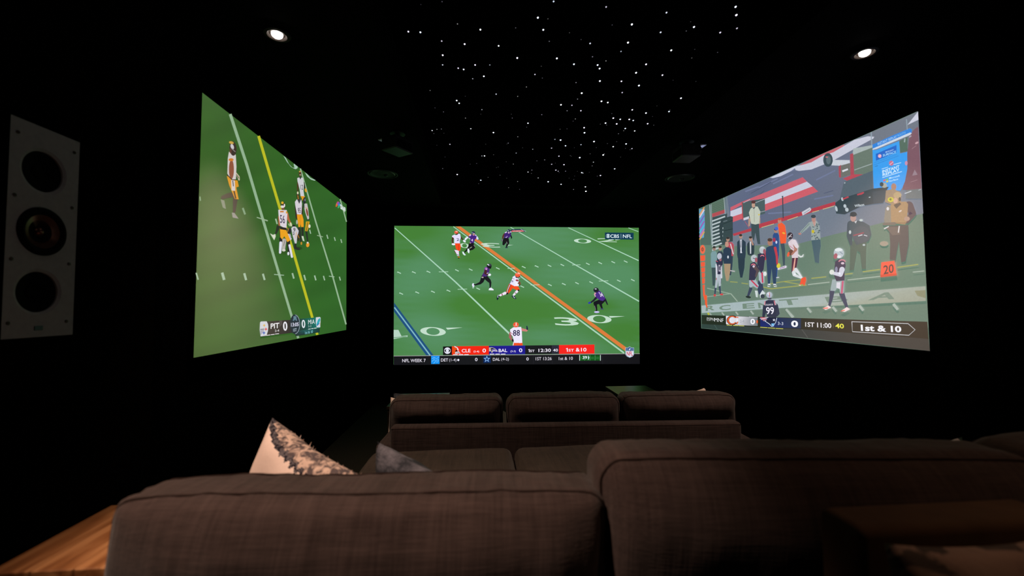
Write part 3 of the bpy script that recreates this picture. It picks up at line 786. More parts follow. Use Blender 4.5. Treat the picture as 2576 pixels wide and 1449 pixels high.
# field numbers
def zero(cx, cy, rx, ry, rot=4, k=0.52): p.ring('C4DECC', cx, cy, rx, ry, rx * k, ry * 0.82, rot)
zero(2075, 957, 116, 38); p.poly('C4DECC', [(2165, 928), (2318, 930), (2180, 945)])
p.text('C4DECC', '3', (1632, 938), (1862, 944), (1658, 1016), 0.03)
zero(490, 1075, 122, 41); p.poly('C4DECC', [(612, 1040), (772, 1037), (628, 1058)])
p.poly('B8D4C4', [(115, 1060), (160, 1060), (190, 1120), (248, 1112), (246, 1128), (205, 1130), (115, 1148)])
p.line('5C9468', 6, (115, 1135), (240, 1122))
p.text('C4DECC', '3', (1140, 276), (962, 272), (1115, 234), 0.03)
zero(790, 257, 45, 22, 8); zero(1915, 213, 82, 21, 3); p.text('C4DECC', '2', (2050, 186), (2230, 190), (2062, 220), 0.03)
p.poly('C4DECC', [(1195, 250), (1255, 250), (1200, 258)]); p.poly('C4DECC', [(2225, 198), (2280, 198), (2230, 207)])
for x, y in ((167, 515), (308, 512), (447, 507), (718, 493), (849, 486), (1107, 474), (1355, 462), (1478, 455), (1600, 449), (1722, 442), (1965, 431), (2083, 423), (2207, 415), (2326, 409), (187, 714), (340, 704), (490, 697), (638, 687), (920, 668), (1340, 648), (1604, 632), (1737, 624), (1862, 615), (1997, 608), (2260, 592), (2394, 586)):
    p.line('B4D8C0', 8, (x - 17, y - 8), (x + 17, y + 8))
for a, b2, y, Y in ((545, 635, 507, 506), (725, 815, 674, 671), (1815, 1895, 442, 441), (1420, 1505, 633, 630), (2070, 2160, 595, 592), (1200, 1270, 475, 473)):
    p.line('B4D8C0', 5, (a, y), (b2, Y))
for x, y in ((152, 513), (293, 510), (432, 505), (172, 712), (325, 702), (475, 695), (623, 685), (1340, 458), (1463, 452), (1589, 629), (1722, 621)):
    p.line('A0C8AC', 3, (x - 6, y + 1), (x + 4, y + 1))
p.poly('1C2C50', [(1228, 110), (1240, 102), (1345, 99), (1376, 122), (1350, 128), (1228, 128)])
p.line('C0D8D8', 3, (1325, 100), (1376, 122)); p.poly('D87070', [(1240, 112), (1340, 110), (1360, 124), (1235, 126)]); p.txt('F0B8B0', 'NFL', 1258, 112, 1335, 125)
# players, upper left pair and the one by the logo
p.frame(1120, 565, 11.591)
p.poly('F4481C', [(285, 540), (430, 540), (455, 640), (432, 768), (370, 760), (310, 700)]); p.line('C82C10', 14, (390, 590), (400, 740))
p.limb('4A2A20', (225, 380, 28), (205, 470, 20), (225, 550, 16)); p.limb('4A2A20', (455, 370, 24), (490, 410, 20), (520, 450, 15))
p.poly('E6E0FF', [(195, 330), (270, 290), (320, 310), (380, 268), (435, 272), (455, 380), (430, 450), (430, 545), (262, 545), (262, 420), (240, 385), (205, 365)])
p.line('7A1838', 12, (212, 370), (255, 400)); p.line('9CB8E8', 10, (415, 420), (425, 530))
p.ell('3A1E1A', 338, 262, 40, 34); p.ell('E85A3C', 322, 222, 58, 46); p.ell('F8B0A0', 330, 200, 34, 20); p.line('F0D0D0', 8, (270, 258), (300, 262))
p.txt('2A2C50', '2', 332, 398, 402, 476, 0.03)
p.ell('F0F0FF', 240, 573, 52, 28, 8); p.ell('F0F0FF', 558, 484, 48, 26, 35)
p.poly('EADCF0', [(265, 738), (320, 742), (395, 762), (400, 850), (410, 910), (345, 912), (335, 860), (300, 800)]); p.line('5A1030', 14, (270, 760), (312, 838)); p.line('38203A', 16, (340, 880), (402, 888))
p.ell('B07828', 396, 950, 34, 24); p.ell('141008', 392, 975, 26, 12)
p.limb('0E0C14', (745, 560, 55), (700, 660, 36), (640, 730, 24), (565, 805, 16)); p.limb('141018', (780, 570, 58), (825, 660, 46), (790, 700, 38), (705, 740, 20))
p.line('C8B8B8', 8, (830, 590), (870, 650)); p.line('C8B8B8', 12, (710, 690), (780, 650))
p.poly('E8F0FF', [(650, 700), (690, 700), (710, 760), (700, 835), (670, 825), (648, 770)]); p.poly('E0ECF8', [(492, 788), (535, 792), (560, 840), (605, 890), (560, 898), (515, 860)])
p.limb('6A3430', (690, 360, 18), (650, 375, 16)); p.limb('E8ECFF', (650, 372, 24), (600, 410, 27), (585, 440, 22)); p.limb('DCE0FF', (925, 370, 28), (945, 420, 26)); p.ell('3A4468', 955, 445, 14, 16)
p.poly('46207E', [(690, 310), (760, 285), (870, 285), (915, 330), (905, 400), (855, 450), (835, 540), (715, 530), (735, 410), (690, 370)])
p.ell('E0C8E8', 725, 312, 34, 22, -30); p.ell('D0C0F0', 890, 312, 30, 16, 35); p.txt('E8C8F0', '4', 755, 415, 812, 490, 0.04); p.ell('C0A0A8', 730, 535, 26, 14)
p.ell('242848', 818, 238, 56, 44); p.ell('B87878', 830, 290, 30, 30); p.line('C8D4E8', 13, (768, 235), (860, 262)); p.line('D8C8D8', 8, (800, 300), (850, 310))
p.limb('5A2E28', (1730, 280, 30), (1690, 340, 26), (1675, 400, 18)); p.ell('5C6068', 1660, 455, 30, 38); p.line('8C9090', 10, (1650, 430), (1700, 520))
p.limb('100E16', (1760, 430, 70), (1720, 520, 52), (1700, 570, 34)); p.limb('100E14', (1790, 440, 68), (1830, 530, 38), (1800, 610, 24), (1780, 660, 16)); p.ell('1C3040', 1790, 672, 44, 14)
p.line('B0A8B0', 10, (1790, 500), (1810, 560)); p.limb('141420', (1905, 310, 22), (1935, 380, 18), (1925, 410, 8))
p.poly('3C1C70', [(1740, 235), (1800, 212), (1900, 210), (1928, 260), (1905, 330), (1850, 395), (1715, 395), (1720, 300)])
p.ell('D8C8F0', 1770, 228, 36, 16, -25); p.ell('E8C0D0', 1852, 238, 26, 20); p.ell('DCC8F0', 1908, 215, 22, 16); p.ell('D0B8E0', 1778, 372, 24, 12); p.ell('C0A8E0', 1805, 345, 20, 8)
p.ell('20264A', 1850, 178, 46, 42); p.line('B8CCE0', 14, (1815, 160), (1860, 200))
# centre pair
p.frame(1170, 650, 12.076)
p.limb('12121A', (560, 560, 66), (510, 690, 56), (460, 750, 38), (320, 802, 22)); p.limb('15151C', (615, 565, 66), (730, 680, 54), (766, 730, 34), (765, 840, 24)); p.line('D8D8E0', 10, (742, 857), (790, 857))
p.limb('101018', (765, 850, 20), (755, 895, 20))
p.poly('F0F0FF', [(715, 965), (735, 905), (790, 888), (870, 948), (862, 970)]); p.ell('E8E8FF', 248, 812, 36, 58, -5); p.ell('A8C8B8', 245, 890, 26, 22)
p.limb('12121A', (285, 800, 22), (310, 805, 16))
p.poly('4A2874', [(595, 285), (640, 262), (700, 275), (748, 325), (735, 410), (700, 490), (640, 560), (515, 535), (530, 485), (570, 420)])
p.ell('8C4CB0', 640, 310, 44, 44); p.ell('D898C0', 645, 325, 26, 26); p.limb('4A2024', (625, 385, 38), (610, 450, 32), (700, 492, 22)); p.line('E8E0F0', 16, (655, 460), (705, 440))
p.ell('F0F4FF', 742, 500, 46, 34, -15); p.ell('B8A8B0', 530, 575, 34, 20)
p.ell('1A1C26', 735, 232, 72, 76); p.ell('3A3E4A', 750, 195, 50, 36); p.ell('E0E4F0', 705, 195, 36, 16, 35); p.line('101016', 12, (650, 215), (690, 290)); p.ell('08080C', 760, 285, 36, 30)
p.limb('F0481E', (1400, 830, 78), (1350, 930, 66), (1285, 1045, 42)); p.limb('F2501E', (1500, 860, 66), (1590, 915, 54), (1630, 950, 30)); p.line('30102C', (44, 34), (1372, 790), (1310, 930), (1278, 1060)); p.line('F0E8F8', (18, 14), (1366, 795), (1303, 935), (1275, 1050))
p.ell('1C1420', 1278, 1070, 42, 26, -25); p.ell('1C1420', 1618, 972, 36, 24, -30)
p.limb('EEE4F4', (1215, 1055, 42), (1150, 1085, 34), (1060, 1125, 28)); p.line('8A1030', 26, (1115, 1070), (1135, 1130)); p.limb('EEE4F4', (1575, 1005, 38), (1520, 1060, 32), (1475, 1115, 26)); p.line('5A1020', 18, (1500, 1040), (1560, 1070))
p.ell('0E2030', 990, 1190, 30, 78, 8); p.ell('D0DCE8', 1000, 1150, 14, 46, 12); p.limb('0E1828', (1020, 1150, 20), (1055, 1165, 12)); p.poly('0E2030', [(1408, 1150), (1440, 1128), (1500, 1140), (1560, 1222), (1535, 1236), (1460, 1205)]); p.poly('D8E0EC', [(1440, 1150), (1475, 1155), (1525, 1205), (1505, 1208)])
p.ell('80402C', 1650, 750, 34, 60, -15)
p.poly('E8E4FC', [(1440, 570), (1500, 525), (1600, 585), (1632, 650), (1625, 720), (1510, 850), (1345, 765), (1395, 695), (1445, 600)])
p.poly('4A5890', [(1345, 760), (1395, 690), (1410, 640), (1380, 740), (1352, 775)])
p.limb('F2EEFF', (1550, 720, 46), (1550, 800, 44), (1640, 815, 24)); p.ell('7A1430', 1582, 668, 48, 28, 10); p.line('E06060', 8, (1545, 660), (1620, 672)); p.ell('101828', 1652, 812, 24, 20)
p.txt('2A2468', '5', 1405, 668, 1465, 722, 0.04); p.line('2A2468', 10, (1455, 605), (1500, 632)); p.poly('301C40', [(1515, 560), (1560, 545), (1610, 600), (1570, 600)])
p.ell('D8DCE8', 1650, 595, 22, 12); p.ell('2A1418', 1640, 555, 36, 32); p.ell('F05838', 1598, 500, 80, 68); p.ell('F8C0B0', 1630, 455, 46, 20, 25); p.ell('F8886C', 1580, 470, 40, 24)
# right crouching player and the one at the bottom
p.frame(960, 550, 3.788)
p.limb('10101A', (2100, 785, 22), (2035, 805, 17), (2048, 880, 8)); p.limb('12121C', (2112, 780, 18), (2085, 812, 13), (2102, 860, 7)); p.line('A0A0A0', 3, (2030, 830), (2040, 870))
p.limb('D0A0B8', (2036, 722, 12), (2046, 745, 11)); p.limb('1A1A2C', (2046, 752, 11), (2020, 780, 9), (1992, 800, 6)); p.ell('2C38A8', 1981, 802, 14, 9, -20)
p.limb('1A1A2C', (2128, 765, 9), (2142, 795, 7), (2152, 818, 5))
p.poly('4A2A86', [(2030, 705), (2072, 684), (2110, 715), (2132, 762), (2110, 785), (2080, 778), (2045, 750)]); p.text('F4F0FF', '34', (2066, 702), (2098, 704), (2086, 745), 0.03)
p.ell('1C1E28', 2044, 680, 26, 23); p.ell('D0D0E0', 2040, 670, 10, 5); p.ell('E0A0A8', 2035, 712, 8, 8); p.ell('C8C0F4', 2050, 890, 25, 9); p.ell('404868', 2100, 861, 18, 6)
p.poly('F05020', [(1262, 1155), (1338, 1155), (1344, 1209), (1250, 1209)]); p.line('F0E0F0', 7, (1262, 1170), (1252, 1208)); p.ell('F0E8FC', 1318, 1170, 20, 16)
p.limb('A86060', (1228, 1095, 13), (1224, 1130, 11), (1246, 1162, 7)); p.ell('1A1A28', 1250, 1160, 10, 13); p.limb('CC8078', (1338, 1058, 13), (1380, 1066, 10), (1390, 1050, 7)); p.limb('1C2C44', (1388, 1052, 9), (1384, 1026, 5))
p.poly('EEE8FE', [(1224, 1058), (1255, 1036), (1330, 1032), (1336, 1080), (1340, 1184), (1265, 1184), (1248, 1120), (1230, 1100)]); p.line('B04060', 5, (1228, 1085), (1250, 1100))
p.txt('1A1444', '88', 1252, 1062, 1318, 1118, 0.03, -2)
p.ell('F05634', 1280, 1012, 27, 25); p.ell('F8E0DC', 1282, 1005, 5, 17); p.line('F8E0DC', 2, (1258, 1022), (1302, 1022))
# station badge
p.poly('0E3A52', [(2127, 132), (2402, 135), (2401, 200), (2128, 197)])
p.ell('D8F0F8', 2158, 165, 19, 19); p.ring('0E3A52', 2158, 165, 18, 11, 9, 9); p.ell('D8F0F8', 2158, 165, 6, 6)
p.txt('E8F8FF', 'CBS', 2180, 150, 2263, 183, 0.03, 1); p.line('B8D8E0', 3, (2281, 145), (2281, 188)); p.txt('E8F8FF', 'NFL', 2299, 151, 2385, 184, 0.02, 1)
p.build('picture', r_c, o_c)
# score banner of the centre picture
lay = p.layer
p = Pic(1, YF - 0.03, -1); p.layer = lay; p.frame(960, 550, 3.788)
p.poly('131218', [(115, 1311), (2460, 1289), (2460, 1385), (115, 1395)])
p.line('AEA6AC', 4, (115, 1310), (2460, 1287))
p.poly('101014', [(585, 1218), (670, 1217), (670, 1299), (585, 1300)]); p.ell('E4E4F4', 627, 1258, 31, 31); p.ring('101014', 627, 1258, 28, 15, 15, 15); p.ell('E4E4F4', 627, 1258, 12, 12)
p.poly('F4220E', [(670, 1217), (1022, 1213), (1022, 1295), (670, 1299)]); p.poly('1C158E', [(1022, 1213), (1368, 1209), (1368, 1292), (1022, 1295)])
p.poly('15141B', [(1368, 1209), (1690, 1205), (1690, 1289), (1368, 1292)]); p.poly('2A2838', [(1622, 1207), (1690, 1206), (1690, 1289), (1622, 1290)]); p.poly('F6221C', [(1690, 1205), (2028, 1200), (2028, 1286), (1690, 1289)])
tw = 'F6F0FF'
p.txt(tw, 'CLE', 763, 1243, 847, 1276, 0.035, -2); p.txt(tw, '(2-4)', 876, 1257, 929, 1279, 0.01); p.txt(tw, '0', 961, 1238, 994, 1276, 0.04)
p.txt(tw, 'BAL', 1115, 1241, 1197, 1273, 0.035, -2); p.txt(tw, '(3-3)', 1228, 1255, 1278, 1277, 0.01); p.txt(tw, '0', 1309, 1236, 1341, 1273, 0.04)
p.txt(tw, '1', 1398, 1243, 1411, 1272, 0.03); p.txt(tw, 'ST', 1415, 1250, 1458, 1272, 0.03); p.txt(tw, '12:30', 1495, 1240, 1613, 1272, 0.035, -2); p.txt(tw, '40', 1634, 1240, 1680, 1267, 0.02)
p.txt(tw, '1', 1757, 1233, 1774, 1268, 0.04); p.txt(tw, 'ST', 1781, 1242, 1832, 1267, 0.03); p.txt(tw, '&', 1850, 1232, 1888, 1267, 0.035); p.txt(tw, '10', 1900, 1231, 1952, 1266, 0.035)
for a in (682, 735, 787): p.line(tw, 6, (a, 1296), (a + 43, 1295))
for a in (1031, 1084, 1137): p.line(tw, 6, (a, 1291), (a + 43, 1290))
# team marks
p.poly('E84A12', [(674, 1222), (696, 1216), (722, 1235), (734, 1256), (712, 1268), (700, 1285), (674, 1285)]); p.line('E8E0EC', 8, (694, 1217), (722, 1232), (732, 1252)); p.ell('2A1820', 712, 1262, 9, 12); p.line('E4E0EC', 7, (720, 1240), (731, 1258)); p.poly('D8D8E0', [(700, 1272), (735, 1262), (752, 1285), (700, 1288)]); p.line('5A3030', 3, (704, 1280), (748, 1278)); p.line('5A3030', 3, (722, 1266), (738, 1284))
p.poly('C8C4B0', [(1024, 1228), (1050, 1226), (1078, 1236), (1100, 1254), (1106, 1268), (1085, 1266), (1066, 1264), (1050, 1280), (1040, 1262), (1024, 1266)]); p.poly('1A1440', [(1034, 1232), (1056, 1232), (1080, 1243), (1092, 1256), (1060, 1256), (1046, 1268), (1044, 1252), (1030, 1250)]); p.poly('A898E0', [(1048, 1248), (1076, 1246), (1098, 1262), (1060, 1262)]); p.txt('D8CCA0', 'B', 1029, 1233, 1043, 1250, 0.03)
# ticker line
p.txt('D8D4E0', 'NFL WEEK 7', 196, 1338, 420, 1369, 0.03, -2); p.poly('1292F2', [(472, 1308), (552, 1307), (552, 1384), (472, 1385)])
p.line('80C8FC', 4, (480, 1335), (500, 1322), (525, 1335), (545, 1318)); p.line('80C8FC', 4, (478, 1362), (498, 1345), (520, 1352), (545, 1340)); p.line('80C8FC', 4, (495, 1382), (512, 1360), (530, 1368), (546, 1350)); p.line('80C8FC', 3, (500, 1322), (498, 1345))
p.txt('D8D4E0', 'DET', 565, 1333, 634, 1362, 0.025, -1); p.txt('C4C0CC', '(1-4)', 643, 1333, 713, 1367, 0.01); p.ell('E8E8F8', 731, 1347, 10, 10); p.txt('E0DCEC', '0', 890, 1326, 914, 1358, 0.03)
p.poly('08265A', [(970, 1304), (1040, 1303), (1040, 1374), (970, 1375)])
def star(h, cx, cy, R_, r_, rot=-90, n=5):
    p.poly(h, [(cx + (R_ if k % 2 == 0 else r_) * math.cos(math.radians(rot + 180 * k / n)), cy + (R_ if k % 2 == 0 else r_) * math.sin(math.radians(rot + 180 * k / n))) for k in range(2 * n)])
star('8CBCF4', 1003, 1339, 34, 14); star('0C2E6A', 1003, 1339, 20, 8)
p.txt('D8D4E0', 'DAL', 1060, 1327, 1128, 1355, 0.025, -1); p.txt('C4C0CC', '(4-2)', 1140, 1325, 1213, 1359, 0.01); p.txt('E0DCEC', '0', 1379, 1322, 1402, 1352, 0.03)
p.txt('D8D4E0', '1ST 13:26', 1468, 1320, 1620, 1350, 0.012, -2); p.txt('D8D4E0', '1st & 10', 1688, 1318, 1822, 1348, 0.015, -2)
p.poly('0F5A1A', [(1885, 1300), (2087, 1299), (2087, 1352), (1885, 1353)])
for x in (1887, 2085): p.line('D0E4DC', 6, (x, 1299), (x, 1353))
for x in (1935, 1985, 2034): p.line('6AA878', 3, (x, 1301), (x, 1351))
for x in (1895, 1905, 1915, 1995, 2003, 2011, 2019, 2045, 2053, 2061, 2069): p.line('2E8040', 4, (x, 1320), (x, 1336))
p.poly('C8E8F0', [(1967, 1300), (1980, 1325), (1967, 1350)]); p.txt('F0F8FF', '39', 1915, 1309, 1958, 1338, 0.025)
for x in (960, 1447, 1627, 2105): p.line('2B2934', 2, (x, 1305), (x, 1385))
# league shield
p.frame(1360, 860, 9.908)
p.poly('9CB4CC', [(2112, 145), (2170, 145), (2218, 115), (2268, 145), (2326, 142), (2326, 320), (2295, 365), (2222, 396), (2150, 365), (2116, 320)])
p.poly('2C5088', [(2124, 156), (2172, 156), (2218, 130), (2264, 156), (2316, 154), (2316, 225), (2124, 225)]); p.poly('E4E8F4', [(2126, 228), (2314, 228), (2312, 318), (2285, 350), (2222, 380), (2160, 350), (2128, 318)])
p.ell('D0DCF0', 2220, 185, 16, 30, 35)
for x in (2142, 2160, 2178, 2262, 2280, 2298): p.ell('C8D8F0', x, 178, 5, 5); p.ell('C8D8F0', x, 206, 5, 5)
p.txt('C8304C', 'NFL', 2145, 240, 2300, 345, 0.045)
p.build('score_banner', r_c, o_c)

# ============ left picture ============
lc = [(509, 233), (872, 514), (871, 830), (487, 900)]
LXV = XL + 0.03
r_l, o_l = make_screen(0, LXV, 1, lc, 'left wall projection screen showing football players around a yellow line')
p = Pic(0, LXV, 1); p.frame(0, 0, 1.0)
g1, g2 = hexc('2F5A18'), hexc('2A6020')
def fl(x, y):
    t = (x - 490) / 380
    k = 1 + 0.10 * math.sin(x * 0.03 + y * 0.02) * math.sin(y * 0.025) - 0.05 * math.sin(y * 0.09 + x * 0.03)
    c = mixc(g1, g2, t)
    return tuple(v * k for v in c)
p.grid(lc, fl)
Lw = '8FAF8C'
p.line(Lw, (7.5, 6), (579, 287), (620, 412), (657.7, 540), (702.4, 690.7), (750.3, 851.0)); p.line('B9B91C', (7, 6.5), (650.5, 342), (677, 433), (705, 527), (736, 627), (798.3, 842.3))
p.line(Lw, (3.6, 4), (755.5, 424), (795, 560), (837.7, 698), (870.5, 816)); p.line(Lw, 3, (855.5, 501), (864, 530), (871.6, 558))
p.frame(470, 220, 4.263)
p.poly('A6C4B2', [(1035, 732), (1060, 752), (1095, 820), (1130, 858), (1155, 862), (1145, 825), (1150, 818), (1190, 850), (1185, 868), (1165, 877), (1120, 855), (1075, 800)])
p.poly('A0BEAA', [(1265, 910), (1290, 928), (1325, 968), (1382, 994), (1370, 1001), (1330, 988), (1290, 955)])
p.line('7C9C78', 20, (600, 1292), (625, 1362)); p.line('98B090', 9, (750, 1393), (868, 1428)); p.line('84A480', 12, (140, 1170), (146, 1215)); p.line('98B090', 14, (952, 1410), (965, 1449))
p.frame(470, 540, 3.916)
for x, y, w_, h_ in ((358, 607, 26, 36), (575, 611, 22, 34), (758, 613, 19, 31), (1047, 603, 16, 27), (1162, 620, 15, 26), (1265, 623, 14, 24), (1352, 625, 12, 22), (1508, 630, 11, 19), (102, 607, 14, 34), (1215, 168, 11, 20), (1385, 218, 11, 20), (1458, 240, 10, 18), (1522, 260, 10, 18), (883, 66, 14, 26)):
    p.line('9CB89C', w_, (x - h_ * 0.28, y - h_), (x + h_ * 0.28, y + h_))
p.line('9CB89C', 8, (860, 589), (957, 597)); p.line('9CB89C', 8, (1400, 606), (1454, 613)); p.line('98B090', 8, (690, 27), (797, 63)); p.line('98B090', 7, (1283, 204), (1341, 219))
# lone player at the left
p.frame(470, 220, 4.263)
p.limb('3A3426', (495, 1150, 28), (440, 1160, 26), (385, 1180, 20)); p.poly('7E8872', [(362, 1200), (402, 1212), (420, 1305), (385, 1288)]); p.limb('342C24', (520, 1195, 26), (508, 1330, 15)); p.poly('8E8C84', [(482, 1342), (510, 1345), (556, 1408), (492, 1396)])
p.poly('D8920C', [(428, 948), (500, 985), (545, 1000), (557, 1062), (530, 1072), (556, 1200), (515, 1196), (478, 1105), (455, 1050)]); p.poly('D0C8C4', [(476, 992), (514, 998), (520, 1108), (480, 1105)]); p.line('2C241C', 9, (492, 1000), (500, 1060)); p.line('30281C', 14, (505, 1110), (526, 1192))
p.limb('C0B898', (525, 920, 10), (555, 960, 12), (560, 990, 8)); p.line('40382A', 7, (528, 930), (560, 975))
p.poly('CEC6C2', [(452, 690), (525, 722), (532, 850), (526, 988), (480, 988), (435, 925), (440, 760)]); p.ell('8C4E34', 478, 880, 27, 105); p.ell('CC7A20', 475, 775, 27, 16); p.line('1C1814', 10, (432, 936), (486, 990), (528, 990))
p.ell('33241E', 495, 655, 38, 78, -4); p.ell('C8A040', 478, 592, 26, 14, 15); p.ell('C8C4C8', 487, 635, 17, 30, -20); p.line('88807C', 8, (480, 655), (520, 690)); p.ell('5A3426', 470, 680, 12, 26)
# group of players
p.frame(660, 420, 6.036)
p.ell('22440E', 545, 1235, 60, 26); p.ell('2A5216', 340, 1290, 110, 40)
p.limb('4A2E1A', (540, 240, 12), (535, 370, 9)); p.limb('2C2420', (628, 240, 13), (645, 320, 9)); p.ell('D89A28', 660, 355, 16, 30, -15); p.poly('E09414', [(580, 440), (640, 440), (652, 472), (618, 520)])
p.poly('CACACE', [(530, 170), (560, 158), (620, 165), (632, 260), (625, 360), (637, 445), (580, 442), (566, 340), (535, 220)]); p.txt('4C4854', '12', 578, 270, 618, 345, 0.02); p.ell('4A301C', 573, 105, 20, 42); p.ell('D0A048', 570, 70, 14, 10); p.ell('E0D0B0', 574, 120, 8, 8); p.poly('302C34', [(555, 150), (595, 150), (578, 190)])
p.limb('242824', (560, 930, 20), (585, 1130, 12)); p.limb('202820', (608, 930, 18), (612, 1050, 14)); p.poly('CCD4C4', [(595, 1050), (622, 1050), (640, 1130), (615, 1118)]); p.ell('C08824', 593, 1160, 12, 24)
p.limb('302420', (506, 600, 13), (516, 780, 11)); p.limb('382824', (600, 600, 12), (602, 740, 9)); p.ell('A8A8A0', 525, 838, 13, 34)
p.poly('E89A16', [(524, 722), (602, 718), (625, 800), (627, 910), (590, 912), (577, 850), (572, 912), (550, 912)]); p.line('A86A10', 4, (570, 740), (578, 880))
p.poly('D2CCD4', [(495, 530), (525, 490), (560, 520), (590, 492), (602, 560), (592, 722), (525, 718), (503, 600)]); p.txt('3C3444', '95', 538, 620, 582, 700, 0.03); p.poly('3A3C40', [(528, 492), (560, 560), (588, 494), (560, 480)]); p.ell('30281E', 540, 445, 20, 60, -8); p.ell('D8D0B0', 538, 395, 12, 22); p.line('C88820', 10, (538, 430), (546, 490))
p.limb('222822', (668, 980, 15), (688, 1130, 10)); p.ell('E89624', 690, 1182, 24, 36, 10); p.ell('D8D0C8', 688, 1150, 14, 14); p.poly('CC9C18', [(664, 828), (718, 828), (702, 920), (682, 978), (648, 972), (655, 900)]); p.line('342C14', 8, (690, 840), (668, 970)); p.ell('D8D8C4', 716, 900, 16, 28)
p.poly('C2BABC', [(640, 556), (680, 556), (696, 640), (710, 780), (690, 805), (655, 700), (640, 640)]); p.ell('804836', 680, 690, 14, 60, -12); p.ell('202428', 640, 510, 24, 52, 5); p.line('202428', 14, (622, 560), (632, 620)); p.ell('6C7478', 648, 500, 10, 22); p.line('2A2428', 10, (670, 800), (712, 800)); p.line('D89030', 6, (650, 610), (690, 640))
p.limb('B4AEA8', (330, 1120, 34), (322, 1260, 22)); p.line('50484C', 6, (345, 1110), (320, 1200)); p.ell('D0D0C4', 325, 1265, 28, 18)
p.ell('28282C', 405, 970, 36, 48); p.line('C89024', 9, (380, 990), (400, 930)); p.limb('C8C0CC', (405, 1040, 26), (425, 1090, 20)); p.line('38343C', 5, (400, 1000), (440, 1080)); p.ell('302818', 545, 1060, 18, 70); p.line('C88A28', 8, (530, 1020), (560, 1080)); p.limb('242424', (500, 1180, 18), (500, 1230, 18), (555, 1250, 14))
p.poly('CAC6CE', [(440, 930), (478, 892), (520, 918), (552, 970), (545, 1010), (530, 1040), (520, 1160), (495, 1162), (462, 1050)]); p.txt('2C2C34', '9', 470, 925, 502, 985, 0.03); p.txt('2C2C34', '2', 462, 990, 490, 1030, 0.03); p.line('E0A050', 7, (505, 1080), (520, 990)); p.ell('141418', 478, 892, 24, 14)
p.poly('D4D8C4', [(118, 1010), (160, 1032), (200, 1018), (202, 1060), (180, 1112)]); p.limb('262A20', (240, 910, 26), (225, 960, 20), (205, 1010, 14))
p.limb('201C1C', (280, 1090, 24), (282, 1140, 20)); p.limb('201C1C', (395, 1130, 28), (400, 1200, 20), (405, 1330, 16)); p.limb('DCDCEC', (280, 1150, 20), (270, 1300, 17)); p.limb('DCDCEC', (412, 1190, 17), (450, 1365, 15)); p.ell('D8DCE0', 395, 1315, 16, 26)
p.poly('EAA018', [(262, 940), (350, 945), (380, 1000), (425, 1110), (382, 1142), (335, 1050), (300, 1100), (268, 1060)]); p.line('2C2414', 9, (262, 940), (270, 1080)); p.poly('241E1C', [(265, 905), (370, 925), (372, 962), (270, 945)])
p.limb('A85A3C', (257, 760, 17), (258, 885, 11)); p.limb('B4603E', (374, 705, 19), (395, 790, 16), (425, 850, 12)); p.ell('CCCCA4', 433, 872, 17, 32, -15); p.line('B0B890', 10, (395, 860), (415, 900))
p.poly('DAD0D8', [(243, 652), (370, 655), (380, 700), (366, 925), (312, 915), (272, 890), (250, 760)]); p.poly('C87A34', [(268, 668), (325, 668), (325, 690), (268, 690)]); p.ell('D8A030', 368, 690, 12, 20)
p.text('3A3050', '56', (266, 725), (340, 735), (270, 850), 0.02)
p.ell('2C2420', 318, 580, 30, 50, -5); p.ell('D8A828', 305, 545, 19, 20); p.ell('E0D8D4', 305, 605, 26, 20, 25); p.ell('E8E0E0', 335, 585, 10, 26); p.ell('7A4034', 315, 635, 22, 14)
# station mark
p.frame(470, 220, 4.263)
for h_, x, y in (('D8B030', 1612, 1250), ('D86030', 1608, 1265), ('C04080', 1617, 1238), ('6060C0', 1628, 1245), ('3090D0', 1635, 1262), ('40A860', 1630, 1280)): p.ell(h_, x, y, 9, 17, 35)
p.text('E4ECEC', 'SNF', (1642, 1248), (1702, 1292), (1648, 1300), 0.06)
p.build('picture', r_l, o_l)
lay = p.layer
p = Pic(0, LXV, 1); p.layer = lay; p.frame(640, 780, 14.311)
p.poly(['2C2825', '201E1E', '201E1E', '2C2825'], [(210, 425), (1400, 345), (1400, 815), (218, 965)]); p.poly('484442', [(890, 385), (1000, 378), (1000, 520), (890, 620)])
p.poly('CED0D6', [(205, 450), (235, 412), (440, 405), (490, 510), (502, 600), (485, 760), (435, 920), (222, 948), (195, 700)]); p.poly('A8A8B8', [(210, 715), (360, 700), (280, 850), (215, 900)]); p.line('3A3838', 22, (212, 692), (360, 684))
def hypo(h_, cx, cy, rx, ry):
    p.poly(h_, [(cx, cy - ry), (cx + rx * .28, cy - ry * .28), (cx + rx, cy), (cx + rx * .28, cy + ry * .28), (cx, cy + ry), (cx - rx * .28, cy + ry * .28), (cx - rx, cy), (cx - rx * .28, cy - ry * .28)])
hypo('D8B048', 352, 552, 55, 70); hypo('D83840', 415, 688, 60, 75); hypo('2858B8', 342, 822, 62, 78)
p.text('F0F0F2', 'PIT', (585, 486), (895, 455), (585, 676), 0.04); p.text('C8C8C8', '2-4', (735, 705), (890, 690), (735, 790), 0.03); p.ring('E6E6EC', 1108, 580, 78, 165, 27, 110, -2)
for a, y in ((435, 911), (590, 890), (745, 864)): p.line('E6E6E6', 22, (a, y), (a + 138, y - 17))
p.poly(['16302E', '0F5E50', '14766A', '14766A', '0C4A44', '102824'], [(1560, 322), (1900, 295), (2330, 250), (2360, 630), (1950, 700), (1560, 770)]); p.poly(['0A1E20', '105858', '0C3030', '0C3030', '105858', '0A1E20'], [(1480, 780), (1900, 712), (2350, 640), (2350, 800), (1950, 868), (1475, 945)])
p.line('2A7A76', 8, (1600, 768), (2350, 642))
